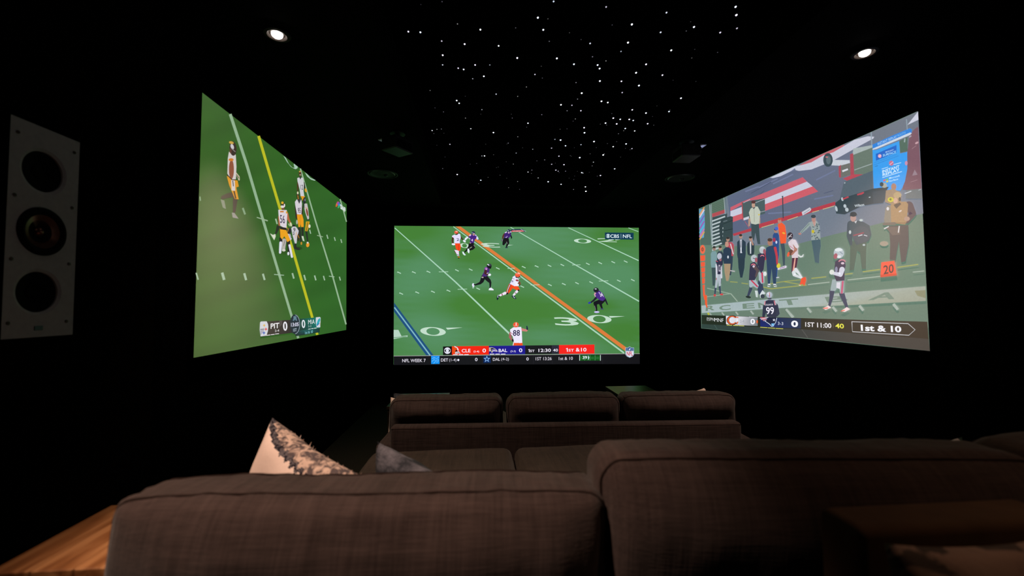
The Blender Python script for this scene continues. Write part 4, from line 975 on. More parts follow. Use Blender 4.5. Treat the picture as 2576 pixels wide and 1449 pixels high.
p.poly('CCD2DA', [(2212, 268), (2240, 258), (2360, 250), (2385, 280), (2370, 620), (2245, 628), (2225, 560), (2205, 440)]); p.poly('2EA6B4', [(2228, 520), (2290, 340), (2365, 280), (2374, 360), (2320, 500), (2240, 580)]); p.poly('2C60A8', [(2235, 560), (2320, 470), (2345, 490), (2260, 570)]); p.line('D8A888', 10, (2368, 470), (2360, 560))
p.ring('DDE2E8', 1765, 500, 66, 148, 24, 98, -2); p.text('E0E6E8', 'MIA', (1935, 352), (2172, 335), (1935, 512), 0.0); p.text('9CB4B0', '3-3', (1935, 548), (2045, 540), (1935, 622), 0.03)
for a, y in ((1938, 689), (2045, 672), (2150, 655)): p.line('E6EAEA', 20, (a, y), (a + 85, y - 10))
p.text('7CC4CC', '1st & 10', (1820, 768), (2105, 722), (1820, 868), 0.03)
p.ell('0D2430', 1462, 515, 180, 358, -2, n=36); p.ring('8C9CA8', 1462, 515, 180, 350, 160, 325, 0, a0=-88, a1=86)
p.text('D8D8EC', '13:05', (1318, 462), (1595, 440), (1318, 600), 0.05); p.text('A4B4C0', '1ST', (1395, 665), (1520, 650), (1400, 780), 0.05)
p.poly('5C7C8C', [(1400, 230), (1450, 215), (1520, 235), (1510, 280), (1540, 380), (1500, 390), (1465, 330), (1420, 395), (1380, 380), (1410, 290)])
p.build('score_banner', r_l, o_l)

# ============ right picture ============
rc = [(1758, 525), (2308, 280), (2339, 883), (1764, 826)]
RXV = XR - 0.03
r_r, o_r = make_screen(0, RXV, -1, rc, 'right wall projection screen showing a pale sideline scene with players')
p = Pic(0, RXV, -1); p.frame(0, 0, 1.0)
ga, gb2 = hexc('6A7E70'), hexc('5E7E6E')
def fr_(x, y):
    t = 0.5 + 0.3 * math.sin(x * 0.012) + 0.2 * math.sin(y * 0.03)
    return mixc(ga, gb2, t)
p.grid(rc, fr_)
p.frame(1740, 270, 4.155)
p.poly('727C8C', [(76, 1063), (2366, 42), (2420, 1110), (2180, 1160), (1900, 1230), (1480, 1330), (1100, 1430), (450, 1450), (90, 1300)])
p.poly(['606A84', '5C6480', '68708A', '707484', '6E7480', '566078', '566078', '50587A', '5A6280'], [(370, 930), (830, 726), (1450, 450), (2366, 42), (2385, 700), (1500, 1000), (1150, 1110), (720, 1255), (430, 1335)])
p.poly('6F7684', [(1840, 276), (2366, 42), (2372, 240), (1900, 400)])
for x0, y0, x1, y1 in ((560, 880, 700, 830), (700, 840, 900, 745), (850, 800, 1060, 700), (1280, 960, 1480, 920), (1300, 760, 1500, 660), (1000, 680, 1100, 640), (800, 1110, 1040, 1095)):
    p.line('70799A', 14, (x0, y0), (x1, y1))
p.line('4C5470', 8, (620, 900), (830, 780)); p.line('4C5470', 8, (660, 960), (760, 870)); p.line('525A74', 8, (1380, 900), (1480, 870)); p.line('4E6A74', 20, (1700, 560), (1780, 470))
p.poly('C6CADC', [(818, 735), (1082, 616), (1100, 620), (1040, 665), (930, 720), (850, 740)])
p.poly('C6626E', [(1130, 604), (1250, 540), (1590, 389), (1600, 400), (1470, 480), (1380, 540), (1160, 606)])
p.poly('C8CADA', [(1078, 632), (1095, 612), (1150, 603), (1250, 575), (1380, 500), (1480, 470), (1700, 340), (1840, 302), (1908, 308), (1900, 325), (1760, 400), (1500, 545), (1400, 590), (1250, 650), (1120, 665), (1085, 655)])
p.poly('CCCEDE', [(2255, 184), (2366, 44), (2370, 130)])
p.poly('C85E70', [(405, 1045), (520, 990), (1160, 730), (1205, 776), (765, 955), (600, 975), (405, 1085)]); p.poly('C8CADC', [(405, 1085), (525, 1040), (600, 1010), (765, 955), (1205, 776), (1264, 826), (770, 1012), (525, 1110), (405, 1150)]); p.poly('CE5C6A', [(405, 1150), (525, 1110), (770, 1012), (1264, 826), (1322, 880), (770, 1082), (430, 1200)])
p.poly('B43C4C', [(430, 1322), (615, 1265), (720, 1215), (1150, 1090), (1500, 985), (1505, 1020), (1150, 1132), (720, 1260), (620, 1295), (440, 1345)])
for a in ((730, 1256, 860, 1218), (1000, 1180, 1110, 1142), (1260, 1098, 1330, 1078), (1370, 1065, 1490, 1032)): p.line('C8C890', 6, a[:2], a[2:])
p.poly('C8CCD8', [(1150, 1095), (1235, 1045), (1250, 1065), (1240, 1085), (1160, 1130)]); p.line('5A6478', 4, (1170, 1110), (1235, 1068))
# left structure
p.poly('4E6660', [(76, 1063), (350, 940), (350, 1100), (215, 1150), (200, 1440), (90, 1440)])
p.poly('5A7264', [(205, 1008), (345, 948), (345, 1082), (215, 1138)])
for k in range(6): p.line('48584E', 3, (212, 1025 + 19 * k), (343, 968 + 19 * k))
p.poly('B04A54', [(212, 1112), (345, 1068), (345, 1105), (216, 1150)]); p.poly('6C7A88', [(350, 940), (372, 930), (375, 1120), (352, 1130)])
p.line('A8B4BC', 6, (338, 946), (352, 1150)); p.line('90A0A4', 12, (190, 1018), (212, 1440)); p.line('98A8AC', 5, (205, 1012), (222, 1440))
p.poly('3A4A50', [(215, 1150), (372, 1110), (350, 1440), (225, 1440)])
for k in range(9): p.line('B8C4C8', 15, (214, 1190 + 38 * k), (350 - 5 * k, 1140 + 40 * k))
p.limb('2E3C44', (410, 1160, 22), (330, 1190, 26), (305, 1250, 18), (310, 1380, 12)); p.poly('34444A', [(330, 1180), (430, 1140), (430, 1400), (330, 1420)]); p.line('8C98A4', 4, (330, 1195), (372, 1182)); p.line('1E2A32', 6, (330, 1220), (430, 1180)); p.line('1E2A32', 6, (335, 1290), (430, 1270))
p.poly('5FA0C8', [(78, 1066), (132, 1060), (138, 1220), (128, 1360), (84, 1375)])
for h_, y in (('D0C8E0', 1110), ('7C60B8', 1170), ('E0A060', 1085), ('9C58B0', 1230), ('58B0D8', 1270), ('C870B0', 1310), ('D8A050', 1340)): p.line(h_, 13, (82, y + 42), (132, y - 40))
# white shirt man and frame
p.poly('4A5C60', [(525, 995), (765, 950), (768, 1110), (542, 1180)]); p.line('B04850', 9, (525, 985), (535, 1180)); p.line('B8BCC8', 5, (540, 1000), (610, 962)); p.line('B8BCC8', 5, (660, 1000), (765, 958)); p.line('B8BCC8', 4, (700, 1100), (770, 1082)); p.poly('C8CCD8', [(540, 1158), (598, 1138), (600, 1165), (543, 1182)])
p.line('C05060', 4, (555, 1190), (600, 1260)); p.line('3C4654', 11, (950, 928), (957, 1160)); p.ell('4A5460', 950, 932, 9, 7)
p.poly('3C4C54', [(622, 1215), (702, 1212), (712, 1370), (718, 1430), (690, 1430), (665, 1310), (650, 1400), (625, 1350)]); p.limb('B09080', (605, 1170, 12), (600, 1235, 9)); p.limb('B09080', (705, 1160, 12), (708, 1210, 9))
p.poly('C0C6B8', [(598, 1100), (615, 1060), (650, 1035), (690, 1038), (718, 1090), (705, 1215), (665, 1225), (622, 1215)]); p.poly('4A5058', [(632, 1045), (668, 1040), (650, 1065)]); p.ell('C09A88', 645, 1022, 18, 26); p.ell('583034', 645, 990, 24, 16); p.line('6C7068', 3, (652, 1060), (655, 1200)); p.ell('D8C040', 703, 1122, 8, 7)
# booth
p.frame(2160, 300, 7.247)
p.poly('7C5664', [(890, 600), (930, 280), (1020, 180), (1085, 130), (1150, 1270), (870, 1290), (800, 1280)]); p.poly('546C60', [(740, 400), (890, 320), (895, 580), (760, 610)]); p.line('98A8A8', 26, (845, 350), (835, 420)); p.line('A8A4B0', 22, (920, 330), (960, 300))
p.poly('389EF0', [(240, 560), (320, 560), (740, 395), (752, 625), (885, 595), (888, 900), (845, 1130), (800, 1240), (760, 1300), (440, 1285), (280, 1325)]); p.poly('2266C8', [(312, 632), (690, 470), (690, 605), (316, 755)]); p.line('2A70B8', 5, (285, 830), (730, 665)); p.line('2A70B8', 4, (280, 795), (700, 640)); p.line('2A6494', 8, (295, 862), (348, 845))
p.poly('2E82DA', [(236, 470), (560, 320), (930, 165), (970, 185), (965, 255), (240, 548)]); p.poly('CCD6E4', [(235, 545), (940, 240), (970, 255), (940, 285), (330, 540), (240, 560)])
p.text('A8D0F8', 'INSTANT REPLAY', (345, 430), (690, 290), (350, 478), 0.02); p.text('78B8F0', 'BOOTH', (705, 280), (850, 222), (710, 320), 0.02)
p.ell('E8A8C0', 385, 670, 32, 34); p.line('E8E8F8', 8, (365, 690), (405, 650)); p.text('C8E8FF', 'MICROSOFT', (490, 590), (640, 545), (490, 612), 0.03); p.text('A0DCFF', 'SURFACE', (440, 640), (680, 570), (440, 685), 0.04)
p.ell('C87090', 595, 800, 42, 46); p.line('F0D8E8', 9, (565, 830), (630, 775))
p.line('C8E8FF', 10, (420, 908), (535, 872)); p.line('C8E8FF', 10, (635, 828), (775, 790)); p.text('D8F0FF', 'INSTANT', (430, 930), (742, 832), (432, 985), 0.05); p.text('D8F0FF', 'REPLAY', (435, 990), (745, 895), (438, 1040), 0.05); p.line('D8F0FF', 10, (432, 1065), (790, 952))
for h_, x, y in (('E06070', 470, 1115), ('70C060', 517, 1098), ('40A0E8', 478, 1150), ('E0C840', 522, 1135)): p.poly(h_, [(x - 20, y - 10), (x + 20, y - 22), (x + 20, y + 8), (x - 20, y + 20)])
p.text('C0E4FF', 'Microsoft', (555, 1060), (750, 1010), (557, 1092), 0.03); p.text('C0E4FF', 'Surface', (555, 1112), (720, 1070), (557, 1145), 0.03)
p.ell('C890B0', 868, 800, 26, 40); p.ell('C8A0A8', 1060, 430, 34, 18, -30); p.poly('96808C', [(975, 1030), (1020, 920), (1075, 1010)]); p.line('A88890', 7, (950, 1145), (1070, 1105)); p.line('A88890', 6, (970, 540), (1050, 480)); p.poly('6C7478', [(870, 1290), (1150, 1265), (1165, 1449), (860, 1449)]); p.line('C0C8D0', 16, (840, 1355), (960, 1310)); p.line('A0A8AC', 16, (1090, 1295), (1140, 1275)); p.line('8EA0AC', 18, (228, 235), (240, 540)); p.line('8EA0AC', 14, (870, 0), (885, 190))
# carts and truck
p.frame(1740, 270, 4.155)
p.poly('A8B4B4', [(1690, 430), (1890, 395), (1890, 440), (1680, 500)]); p.poly('68786E', [(1680, 500), (1890, 420), (1895, 670), (1690, 750)]); p.poly('AC4858', [(1655, 490), (1688, 480), (1700, 745), (1660, 730)]); p.line('A0ACAC', 8, (1700, 655), (1885, 590)); p.poly('C8CED8', [(1480, 550), (1650, 552), (1655, 580), (1560, 610), (1460, 606)])
p.poly('AC4858', [(1535, 620), (1560, 600), (1560, 735), (1540, 730)]); p.poly('6E706C', [(1558, 608), (1655, 582), (1660, 705), (1562, 735)]); p.poly('D8DCE4', [(1570, 660), (1630, 638), (1636, 655), (1578, 678)]); p.poly('B84858', [(1580, 745), (1690, 700), (1790, 700), (1640, 775)])
p.ell('3A4A54', 1425, 550, 50, 72); p.ell('5C6C74', 1430, 552, 24, 44); p.ell('C87078', 1412, 520, 14, 7)
p.poly('566470', [(1590, 780), (1895, 660), (1895, 860), (1540, 990)]); p.poly('34444E', [(1500, 1000), (1580, 940), (1640, 930), (1890, 850), (2060, 830), (1960, 1000), (1780, 1030), (1600, 1120), (1510, 1110)]); p.poly('3C4C58', [(1890, 880), (2080, 860), (2000, 1000), (1900, 1010)])
p.text('C8D4DC', 'Wilson', (1700, 1018), (1800, 1002), (1705, 1045), 0.05)
for x, y, a, b2 in ((1575, 960, 12, 20), (1602, 1032, 15, 20), (1622, 1070, 18, 22), (1512, 1060, 12, 30), (1860, 940, 10, 5), (1770, 905, 22, 8), (1600, 790, 8, 5)): p.ell('B8C4CC' if x != 1770 else 'C04858', x, y, a, b2, -15)
for a in ((1580, 960, 1640, 935), (1730, 915, 1800, 890)): p.line('B84454', 16, a[:2], a[2:])
p.ell('AC8070', 2112, 830, 28, 36); p.poly('A08870', [(2030, 870), (2110, 850), (2180, 890), (2190, 1000), (2100, 1020), (2020, 990)]); p.ell('A8A89C', 2010, 815, 32, 26, 20); p.ell('384850', 1985, 805, 20, 24)
# people on the asphalt
p.limb('40505C', (945, 1400, 22), (960, 1500, 18), (965, 1645, 10)); p.poly('F05C34', [(900, 1220), (940, 1203), (975, 1235), (990, 1330), (985, 1420), (930, 1425), (915, 1330)]); p.ell('B88878', 918, 1190, 18, 26); p.ell('C05038', 918, 1168, 18, 12); p.ell('E8B040', 962, 1315, 17, 9, 20)
p.poly('48606C', [(1250, 1380), (1345, 1370), (1350, 1450), (1335, 1540), (1332, 1630), (1290, 1620), (1262, 1450)]); p.limb('98A8A4', (1235, 1215, 15), (1190, 1265, 14), (1145, 1305, 10)); p.ell('B88078', 1130, 1322, 16, 10)
p.poly('98A4A4', [(1220, 1205), (1265, 1190), (1305, 1185), (1335, 1235), (1345, 1380), (1250, 1390), (1250, 1260)])
rr2 = random.Random(3)
for k in range(46):
    x = 1250 + rr2.random() * 85; y = 1210 + rr2.random() * 165; p.poly('4A5A60', [(x, y), (x + 9, y - 3), (x + 9, y + 7), (x, y + 10)])
for k in range(8): x = 1225 - 11 * k; y = 1226 + 12 * k; p.poly('4A5A60', [(x - 4, y - 9), (x + 4, y - 11), (x + 4, y - 2), (x - 4, y)])
p.poly('C09890', [(1262, 1200), (1300, 1190), (1285, 1250)]); p.ell('B88880', 1275, 1172, 21, 28); p.ell('3C4650', 1272, 1140, 26, 18); p.ell('C8B830', 1268, 1298, 15, 17)
p.poly('4E6258', [(1660, 1400), (1830, 1390), (1825, 1500), (1822, 1690), (1780, 1690), (1760, 1520), (1730, 1500), (1695, 1700), (1650, 1705)]); p.limb('3E505C', (1660, 1220, 34), (1650, 1340, 30), (1665, 1430, 14)); p.poly('465660', [(1640, 1200), (1720, 1178), (1800, 1200), (1860, 1235), (1880, 1330), (1850, 1400), (1720, 1440), (1690, 1380), (1660, 1300)])
p.ell('505A64', 1770, 1330, 90, 90); p.line('A04858', 12, (1690, 1340), (1800, 1310)); p.line('D0D0D8', 10, (1740, 1345), (1785, 1332)); p.line('D0D0D8', 8, (1800, 1335), (1835, 1345)); p.ell('C8D0D4', 1655, 1305, 12, 20); p.ell('B8C4C8', 1800, 1438, 14, 10); p.ell('C0CCCC', 1770, 1180, 18, 12)
p.ell('B8948C', 1688, 1158, 30, 38); p.ell('343C44', 1690, 1118, 36, 26); p.line('343C44', 8, (1650, 1135), (1730, 1125)); p.poly('C8C8CC', [(1700, 1195), (1730, 1180), (1715, 1215)])
# vest man
p.poly('544E50', [(2060, 1240), (2265, 1230), (2270, 1420), (2235, 1610), (2190, 1620), (2165, 1400), (2130, 1600), (2070, 1590), (2075, 1420)]); p.limb('5A4A52', (2270, 1030, 48), (2310, 1110, 36), (2250, 1190, 24)); p.limb('8A8478', (2070, 1070, 46), (2050, 1180, 40)); p.poly('A88864', [(2080, 1020), (2130, 990), (2240, 985), (2262, 1010), (2250, 1190), (2230, 1225), (2085, 1210)]); p.line('705844', 6, (2090, 1210), (2245, 1210)); p.poly('5C5048', [(2110, 1020), (2170, 990), (2190, 1010), (2140, 1060)])
p.ell('D8D4D8', 2050, 1060, 14, 18); p.ell('D8C8C0', 2180, 1085, 18, 8, -30); p.ell('A88868', 2145, 950, 44, 56); p.ell('B8A078', 2150, 918, 42, 32); p.ell('D0A890', 2130, 975, 24, 30); p.ell('4C4844', 2175, 960, 12, 22); p.ell('CCC440', 2080, 965, 32, 26); p.ell('787438', 2078, 962, 12, 12)
p.limb('706860', (2010, 1220, 14), (2120, 1215, 16)); p.poly('6C605C', [(2020, 1250), (2180, 1250), (2180, 1330), (2100, 1340)]); p.line('D8D8DC', 10, (2010, 1270), (2060, 1245)); p.line('DCD8D8', 12, (2170, 1240), (2160, 1310)); p.ell('B09080', 2250, 1165, 30, 24); p.ell('A09484', 2010, 1425, 44, 26)
# markings on the grass
p.frame(1740, 560, 4.155)
p.poly(['A8B8BC', 'A4B4B8', 'A8B8B8', 'A0A89C', '9CA090', 'A0A898', 'A8B8B8', 'A8B8BC'], [(103, 868), (900, 792), (1400, 750), (2442, 665), (2447, 818), (1640, 862), (1000, 888), (106, 945)])
gt = '748A7C'
for s_, a in (('R', ((150, 872), (245, 862), (145, 925))), ('C', ((285, 868), (405, 858), (290, 920))), ('E', ((530, 848), (655, 840), (535, 902))), ('N', ((690, 838), (800, 830), (700, 895))), ('T', ((910, 806), (1110, 792), (935, 868))), ('B', ((1390, 778), (1610, 762), (1420, 838))), ('A', ((1900, 735), (2180, 722), (1840, 812)))):
    p.text(gt, s_, *a, 0.06)
p.poly('8A8C70', [(2330, 712), (2444, 705), (2447, 790), (2360, 765)])
for x, y, w_, h_ in ((325, 955, 12, 16), (470, 948, 13, 16), (628, 940, 15, 18), (1225, 915, 22, 24), (1490, 905, 24, 24), (1770, 893, 26, 26), (2128, 880, 28, 30), (196, 958, 9, 10)):
    p.line('A8B4AC', w_, (x - h_ * 0.7, y - h_), (x + h_ * 0.9, y + h_))
p.line('A8B4AC', (20, 28), (985, 905), (1060, 992)); p.line('B8BC38', 16, (168, 942), (182, 964))
for w_, *a in ((5, (160, 685), (410, 745)), (6, (410, 745), (478, 825)), (4, (160, 775), (412, 742))): p.line('A8B8A8', w_, *a)
for w_, *a in ((8, (740, 672), (830, 692), (1200, 652)), (6, (400, 618), (478, 624)), (6, (520, 632), (590, 642)), (7, (960, 616), (1160, 652)), (6, (820, 640), (960, 616), (1150, 596)), (8, (1250, 583), (1405, 566)), (8, (1600, 541), (1682, 531)), (9, (1788, 514), (1968, 490)), (9, (2148, 468), (2368, 437))): p.line('A8A850', w_, *a)
for a in (((1215, 648), (1440, 622)), ((1628, 600), (1970, 562)), ((2310, 518), (2430, 505))): p.line('B8C4B8', 6, *a)
# chain marker
p.ring('F06848', 113, 280, 26, 46, 12, 20); p.ell('5C3434', 113, 280, 12, 20); p.ring('F06848', 113, 280, 7, 12, 3, 6)
for k, (y0, y1) in enumerate(((345, 402), (416, 462), (472, 520), (528, 576), (584, 640), (652, 700), (700, 770))):
    x0 = 90 + k * 4.5; x1 = 138 - k * 0.6; p.poly('F0583A', [(x0, y0), (x1, y0 - 4), (x1 - 1, y1 - 4), (x0 + 3, y1)])
p.limb('F0583A', (125, 700, 9), (135, 800, 6)); p.limb('F0582E', (147, 768, 11), (150, 850, 10), (160, 885, 5))
# staff along the sideline
def figure(tc_, lc_, hx, hy, x0, x1, y0, ym, yb, skin='B08878', head=17):
    p.poly(lc_, [(x0 + 8, ym - 8), (x1 - 8, ym - 8), (x1 - 14, (ym + yb) / 2), ((x0 + x1) / 2 + 10, yb), ((x0 + x1) / 2 - 12, yb), (x0 + 14, (ym + yb) / 2)])
    p.poly(tc_, [(x0, y0 + 25), ((x0 + x1) / 2 - 18, y0), ((x0 + x1) / 2 + 18, y0), (x1, y0 + 25), (x1, ym - 40), (x1 - 6, ym), (x0 + 6, ym), (x0, ym - 40)])
    p.ell(skin, hx, hy, head, head * 1.35); p.ell('302C30', hx, hy - head * 0.8, head, head * 0.7)
figure('7A9AA0', '3A4C54', 235, 270, 200, 262, 300, 470, 660, '9C7C74'); figure('2E3C4C', '2C3844', 298, 268, 265, 330, 300, 440, 640); figure('B8485A', '303C50', 378, 175, 362, 440, 205, 350, 550); p.line('D8D0D8', 10, (405, 220), (435, 330)); p.line('C0B8C0', 10, (395, 500), (450, 510))
figure('283850', 'A89074', 368, 228, 330, 415, 258, 430, 610, 'C09080', 20); p.ell('C09080', 368, 212, 18, 14); p.ell('D8DCE4', 380, 360, 8, 16)
figure('2A3A4C', '283848', 512, 145, 475, 565, 178, 370, 575); p.poly('D8DCE8', [(503, 180), (525, 178), (522, 300), (528, 318), (508, 318), (510, 290)]); p.line('283048', 6, (514, 185), (514, 260))
figure('2C3A46', '34444E', 615, 168, 580, 655, 198, 335, 345); p.poly('C8CCD4', [(606, 200), (622, 198), (622, 325), (610, 325)]); p.limb('B08878', (640, 230, 9), (625, 190, 7))
figure('2C4C88', '2C4888', 880, 85, 848, 912, 108, 380, 575, 'B08070', 18); p.ell('4C68C8', 886, 62, 20, 18); p.ell('A83050', 862, 180, 16, 22); p.ell('C8D0E8', 885, 205, 10, 16); p.ell('D8CC40', 905, 450, 20, 26); p.limb('E0D8E8', (905, 485, 8), (980, 462, 12)); p.line('8C5A98', 6, (920, 480), (978, 462)); p.line('D8D8E4', 8, (880, 575), (912, 572))
p.limb('B83848', (775, 310, 14), (768, 380, 12)); p.poly('2E4262', [(780, 262), (815, 245), (862, 238), (895, 290), (900, 380), (888, 450), (882, 640), (852, 642), (836, 480), (818, 642), (796, 640), (782, 400), (772, 330)]); p.limb('C03C4C', (872, 265, 14), (890, 350, 12), (893, 430, 9)); p.ell('AC7A68', 818, 208, 25, 34); p.ell('4C3834', 818, 180, 26, 18)
p.poly('E0E4E8', [(796, 640), (822, 638), (815, 670), (792, 670)]); p.poly('E0E4E8', [(850, 640), (876, 640), (885, 670), (860, 670)]); p.line('303840', 8, (795, 655), (818, 660)); p.line('303840', 8, (856, 655), (880, 660))
# running player in white
p.limb('D8DCDC', (1105, 335, 8), (1138, 358, 8), (1158, 352, 7), (1166, 334, 4)); p.poly('5A2C44', [(1050, 365), (1112, 362), (1100, 440), (1082, 525), (1042, 520)]); p.line('E8A898', (12, 18), (1082, 370), (1062, 515)); p.limb('D8DCE0', (1068, 520, 20), (1070, 545, 16), (1145, 578, 9)); p.limb('DCE0E4', (1088, 490, 18), (1120, 530, 12), (1150, 575, 8))
p.poly('F05434', [(1128, 652), (1148, 580), (1190, 568), (1196, 600), (1178, 662), (1160, 640)]); p.line('DCDCDC', 6, (1120, 655), (1140, 655)); p.poly('DCCCD4', [(1008, 205), (1050, 170), (1088, 190), (1108, 240), (1112, 368), (1048, 370), (1040, 280), (1015, 240)]); p.line('B87888', 6, (1020, 240), (1100, 300)); p.ell('70483E', 1038, 312, 24, 32, 15); p.limb('B07868', (1075, 230, 16), (1090, 280, 14), (1050, 330, 9)); p.ell('F06040', 1010, 332, 12, 26, 15)
p.limb('E0D4DC', (1070, 200, 24), (1100, 250, 18)); p.ell('3C2C38', 1030, 138, 30, 36); p.line('C8C0C8', 8, (1005, 165), (1045, 120)); p.line('C8B8C0', 6, (1010, 140), (1050, 150))
# two players walking, one at the far left
p.limb('38405C', (715, 620, 22), (735, 690, 16), (738, 760, 12)); p.limb('34405A', (700, 650, 24), (715, 740, 16)); p.limb('38405A', (618, 690, 17), (590, 765, 11)); p.ell('20282C', 592, 778, 28, 12, 10); p.poly('D0DADA', [(660, 710), (690, 715), (688, 780), (672, 778)]); p.poly('D4DCE0', [(712, 750), (740, 705), (770, 740), (735, 762), (715, 790)]); p.ell('38404C', 742, 770, 22, 22)
p.poly('A8B6C0', [(698, 520), (756, 512), (758, 630), (728, 640), (702, 600)]); p.line('C83858', 16, (735, 520), (742, 628)); p.poly('34304C', [(690, 330), (750, 310), (770, 350), (760, 420), (752, 490), (725, 530), (700, 480)]); p.limb('34304C', (705, 370, 18), (700, 440, 14)); p.ring('D87888', 738, 355, 22, 18, 14, 8, a0=180, a1=360); p.ell('E0E4E4', 766, 535, 16, 24); p.ell('B8C0C8', 738, 286, 31, 38); p.ell('A05868', 760, 300, 14, 26); p.line('DCE0E4', 7, (722, 265), (750, 262))
p.poly('A8B6C0', [(600, 602), (660, 588), (702, 655), (688, 690), (640, 662), (618, 682), (602, 665)]); p.line('C83858', 14, (622, 602), (690, 672)); p.poly('34304C', [(612, 430), (655, 408), (692, 450), (708, 500), (680, 560), (658, 602), (598, 602), (604, 500)]); p.limb('5A4A50', (655, 460, 20), (690, 500, 14), (672, 560, 10)); p.ring('D87888', 645, 448, 24, 20, 15, 8, a0=180, a1=360); p.ell('D8C8D8', 648, 458, 12, 12); p.ell('B8C0C8', 650, 374, 32, 38); p.ell('A85868', 674, 390, 14, 26); p.line('5A5868', 8, (640, 370), (662, 378))
p.limb('38405A', (250, 675, 10), (243, 745, 7)); p.limb('38405A', (292, 668, 10), (300, 740, 7)); p.ell('D04048', 241, 760, 12, 12); p.ell('D04048', 312, 750, 18, 9); p.poly('B0B8C4', [(260, 540), (310, 535), (303, 660), (282, 668), (278, 600), (262, 682), (243, 682)]); p.line('B84858', 6, (262, 560), (255, 600))
p.limb('D0D0DC', (262, 440, 13), (262, 570, 9)); p.limb('D0D0DC', (306, 450, 10), (310, 575, 8)); p.poly('2E2A48', [(250, 400), (285, 385), (312, 395), (322, 425), (305, 470), (302, 540), (270, 540), (268, 460)]); p.text('D8D0E0', '12', (278, 440), (300, 440), (278, 510), 0.03); p.line('D85868', 6, (250, 400), (275, 408)); p.ell('B8BCCC', 290, 352, 24, 34); p.ell('A06070', 300, 390, 12, 14)
# big player
p.limb('3A405C', (1468, 710, 26), (1460, 780, 20), (1440, 865, 13)); p.limb('3A405C', (1570, 745, 28), (1595, 810, 22), (1622, 885, 14)); p.poly('F0D8D8', [(1368, 895), (1430, 866), (1458, 890), (1400, 912)]); p.line('F06048', 10, (1375, 895), (1425, 893)); p.poly('F0D8D8', [(1558, 925), (1622, 882), (1655, 905), (1602, 934)]); p.line('F06048', 9, (1562, 925), (1600, 915))
p.poly('9CACB0', [(1470, 595), (1592, 588), (1590, 740), (1552, 742), (1538, 660), (1498, 715), (1448, 712)]); p.line('C8587C', 20, (1580, 610), (1568, 742)); p.poly('DCD8E4', [(1515, 625), (1555, 622), (1550, 695), (1512, 680)])
p.poly('3A3250', [(1500, 405), (1545, 378), (1598, 390), (1610, 450), (1598, 500), (1598, 605), (1512, 612), (1490, 560), (1492, 480)]); p.limb('D0D0E0', (1572, 490, 28), (1556, 545, 22), (1482, 528, 16)); p.ell('DCE0DC', 1464, 518, 24, 26); p.ring('C88090', 1572, 415, 40, 34, 28, 18, a0=190, a1=350); p.ell('D8C0D0', 1578, 425, 18, 12); p.ell('8C8CA8', 1512, 490, 14, 30)
p.ell('B4C0C8', 1538, 318, 54, 56); p.ell('DCE4E8', 1535, 285, 40, 18); p.ell('A85868', 1504, 350, 20, 30, 15); p.line('8090A0', 8, (1545, 300), (1580, 330)); p.ell('E0E4E8', 1540, 355, 20, 14)
# bottom player
p.limb('2C3048', (770, 880, 26), (752, 975, 14)); p.limb('30344C', (880, 870, 24), (905, 950, 14), (890, 970, 12)); p.poly('2C2E48', [(760, 825), (800, 808), (868, 810), (890, 850), (886, 990), (788, 984), (766, 870)]); p.line('E08898', 9, (768, 820), (762, 862)); p.line('E08898', 9, (862, 815), (872, 862)); p.line('E8E8F0', 5, (876, 820), (882, 862)); p.ell('B0B8C8', 810, 755, 32, 32); p.ell('D8DCE4', 805, 742, 16, 14); p.line('C05060', 6, (812, 730), (815, 778)); p.ell('4A4C60', 815, 795, 22, 10)
p.text('E8E4F0', 'COLLINS SR', (765, 852), (850, 848), (765, 868), 0.02); p.text('F0ECF8', '99', (776, 884), (858, 882), (780, 960), 0.03)
# pylon marker
p.poly('F4583E', [(1982, 415), (2118, 398), (2142, 548), (1972, 565)]); p.poly('D84830', [(1972, 545), (2142, 530), (2142, 552), (1975, 572)]); p.text('4A3434', '20', (2003, 450), (2110, 430), (2006, 543), 0.03)
p.build('picture', r_r, o_r)
lay = p.layer
p = Pic(0, RXV, -1); p.layer = lay; p.frame(1740, 560, 4.155)
p.poly(['2C403E', '34383A', '3C3836', '3C3836', '34383A', '2C403E'], [(104, 1058), (1200, 1115), (2478, 1210), (2490, 1342), (1200, 1208), (103, 1103)])
p.line('3E5450', 8, (235, 1066), (268, 1115)); p.line('4A4C4C', 10, (1150, 1115), (1215, 1205))
p.poly(['1C241E', '201E18', '2E241C', '2E241C', '201E18', '1C241E'], [(104, 965), (1150, 998), (2463, 1036), (2478, 1216), (1200, 1118), (104, 1060)])
p.text('C8CCCC', 'ESPN', (158, 992), (236, 996), (158, 1025), 0.05)
for y in (1000, 1011, 1021): p.line('1C241E', 3, (155, y), (236, y + 4))
p.text('E4E8EC', 'MNF', (238, 996), (332, 1003), (239, 1034), 0.0)
p.poly(['ECE8F4', 'D8D8E0', '88909A', '70787E', '70787E', 'C8C8D0', 'ECE8F4'], [(358, 974), (500, 980), (600, 984), (690, 988), (690, 1080), (500, 1072), (360, 1062)]); p.line('E8E8F0', 4, (600, 985), (690, 990))
p.ring('101820', 425, 1020, 60, 50, 34, 34, 0, a0=35, a1=322); p.ring('EC5A28', 422, 1020, 50, 45, 36, 36, 0, a0=35, a1=322); p.poly('F0ECF8', [(466, 1008), (486, 1008), (486, 1034), (466, 1032)]); p.line('EC5A28', 9, (462, 985), (488, 992)); p.line('EC5A28', 10, (470, 1062), (484, 1036))
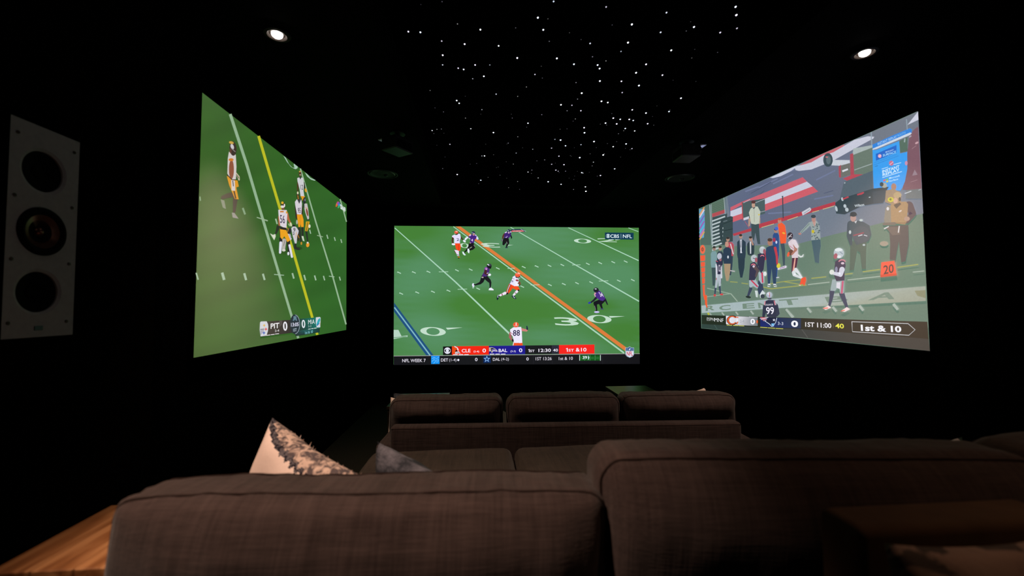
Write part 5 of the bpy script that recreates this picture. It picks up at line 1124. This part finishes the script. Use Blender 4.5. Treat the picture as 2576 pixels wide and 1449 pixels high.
p.text('9AA0A8', '2-4', (505, 1015), (548, 1017), (505, 1044), 0.01); p.text('F4F4FC', '0', (614, 1004), (662, 1006), (614, 1062), 0.07); p.ell('F0602C', 684, 1036, 8, 17)
for x in (366, 432, 492): p.line('D8D860', 6, (x, 1071 + (x - 366) * 0.05), (x + 56, 1074 + (x - 366) * 0.05))
p.poly(['101C58', '122250', '162C50', '162C50', '122250', '102070'], [(712, 988), (900, 994), (1142, 1002), (1142, 1108), (900, 1096), (718, 1086)])
p.poly('D03040', [(713, 990), (790, 990), (770, 1003), (735, 1012)]); p.line('E8E8F4', 6, (713, 1000), (760, 998), (800, 990)); p.line('E8E8F4', 5, (722, 1014), (770, 1008), (808, 1002)); p.line('D03040', 5, (740, 1020), (800, 1010)); p.line('E8E8F4', 5, (748, 1026), (815, 1022))
p.poly('10143C', [(790, 1000), (820, 992), (890, 996), (870, 1060), (845, 1085), (815, 1060), (775, 1032)]); p.line('D8E0F0', 6, (765, 1028), (815, 1062), (836, 1086), (858, 1080)); star('F0F0FC', 860, 1018, 16, 6, -80); p.line('C8D4E8', 6, (890, 996), (878, 1045), (862, 1066)); p.poly('60B0E8', [(830, 1056), (862, 1052), (862, 1078), (838, 1082)]); p.line('D8ECFC', 3, (836, 1060), (858, 1074))
p.text('C8D0E0', '3-3', (900, 1036), (957, 1040), (900, 1068), 0.01); p.text('F8F8FF', '0', (1040, 1022), (1112, 1026), (1040, 1090), 0.08)
for x in (716, 797, 880): p.line('D8D860', 6, (x, 1093 + (x - 716) * 0.075), (x + 76, 1098 + (x - 716) * 0.075))
p.text('E8E4E8', '1ST', (1187, 1040), (1282, 1044), (1187, 1088), 0.04); p.text('E8E4E8', '11:00', (1310, 1045), (1458, 1052), (1312, 1096), 0.035); p.line('6C6458', 3, (1478, 1048), (1480, 1104)); p.text('E6E24A', '40', (1500, 1053), (1590, 1058), (1502, 1103), 0.05)
p.line('C8C8CC', 7, (1674, 1036), (2262, 1056), (2335, 1120), (2270, 1178), (1680, 1140), (1674, 1033))
p.text('F4F4FA', '1st & 10', (1766, 1066), (2188, 1082), (1770, 1132), 0.07)
p.build('score_banner', r_r, o_r)
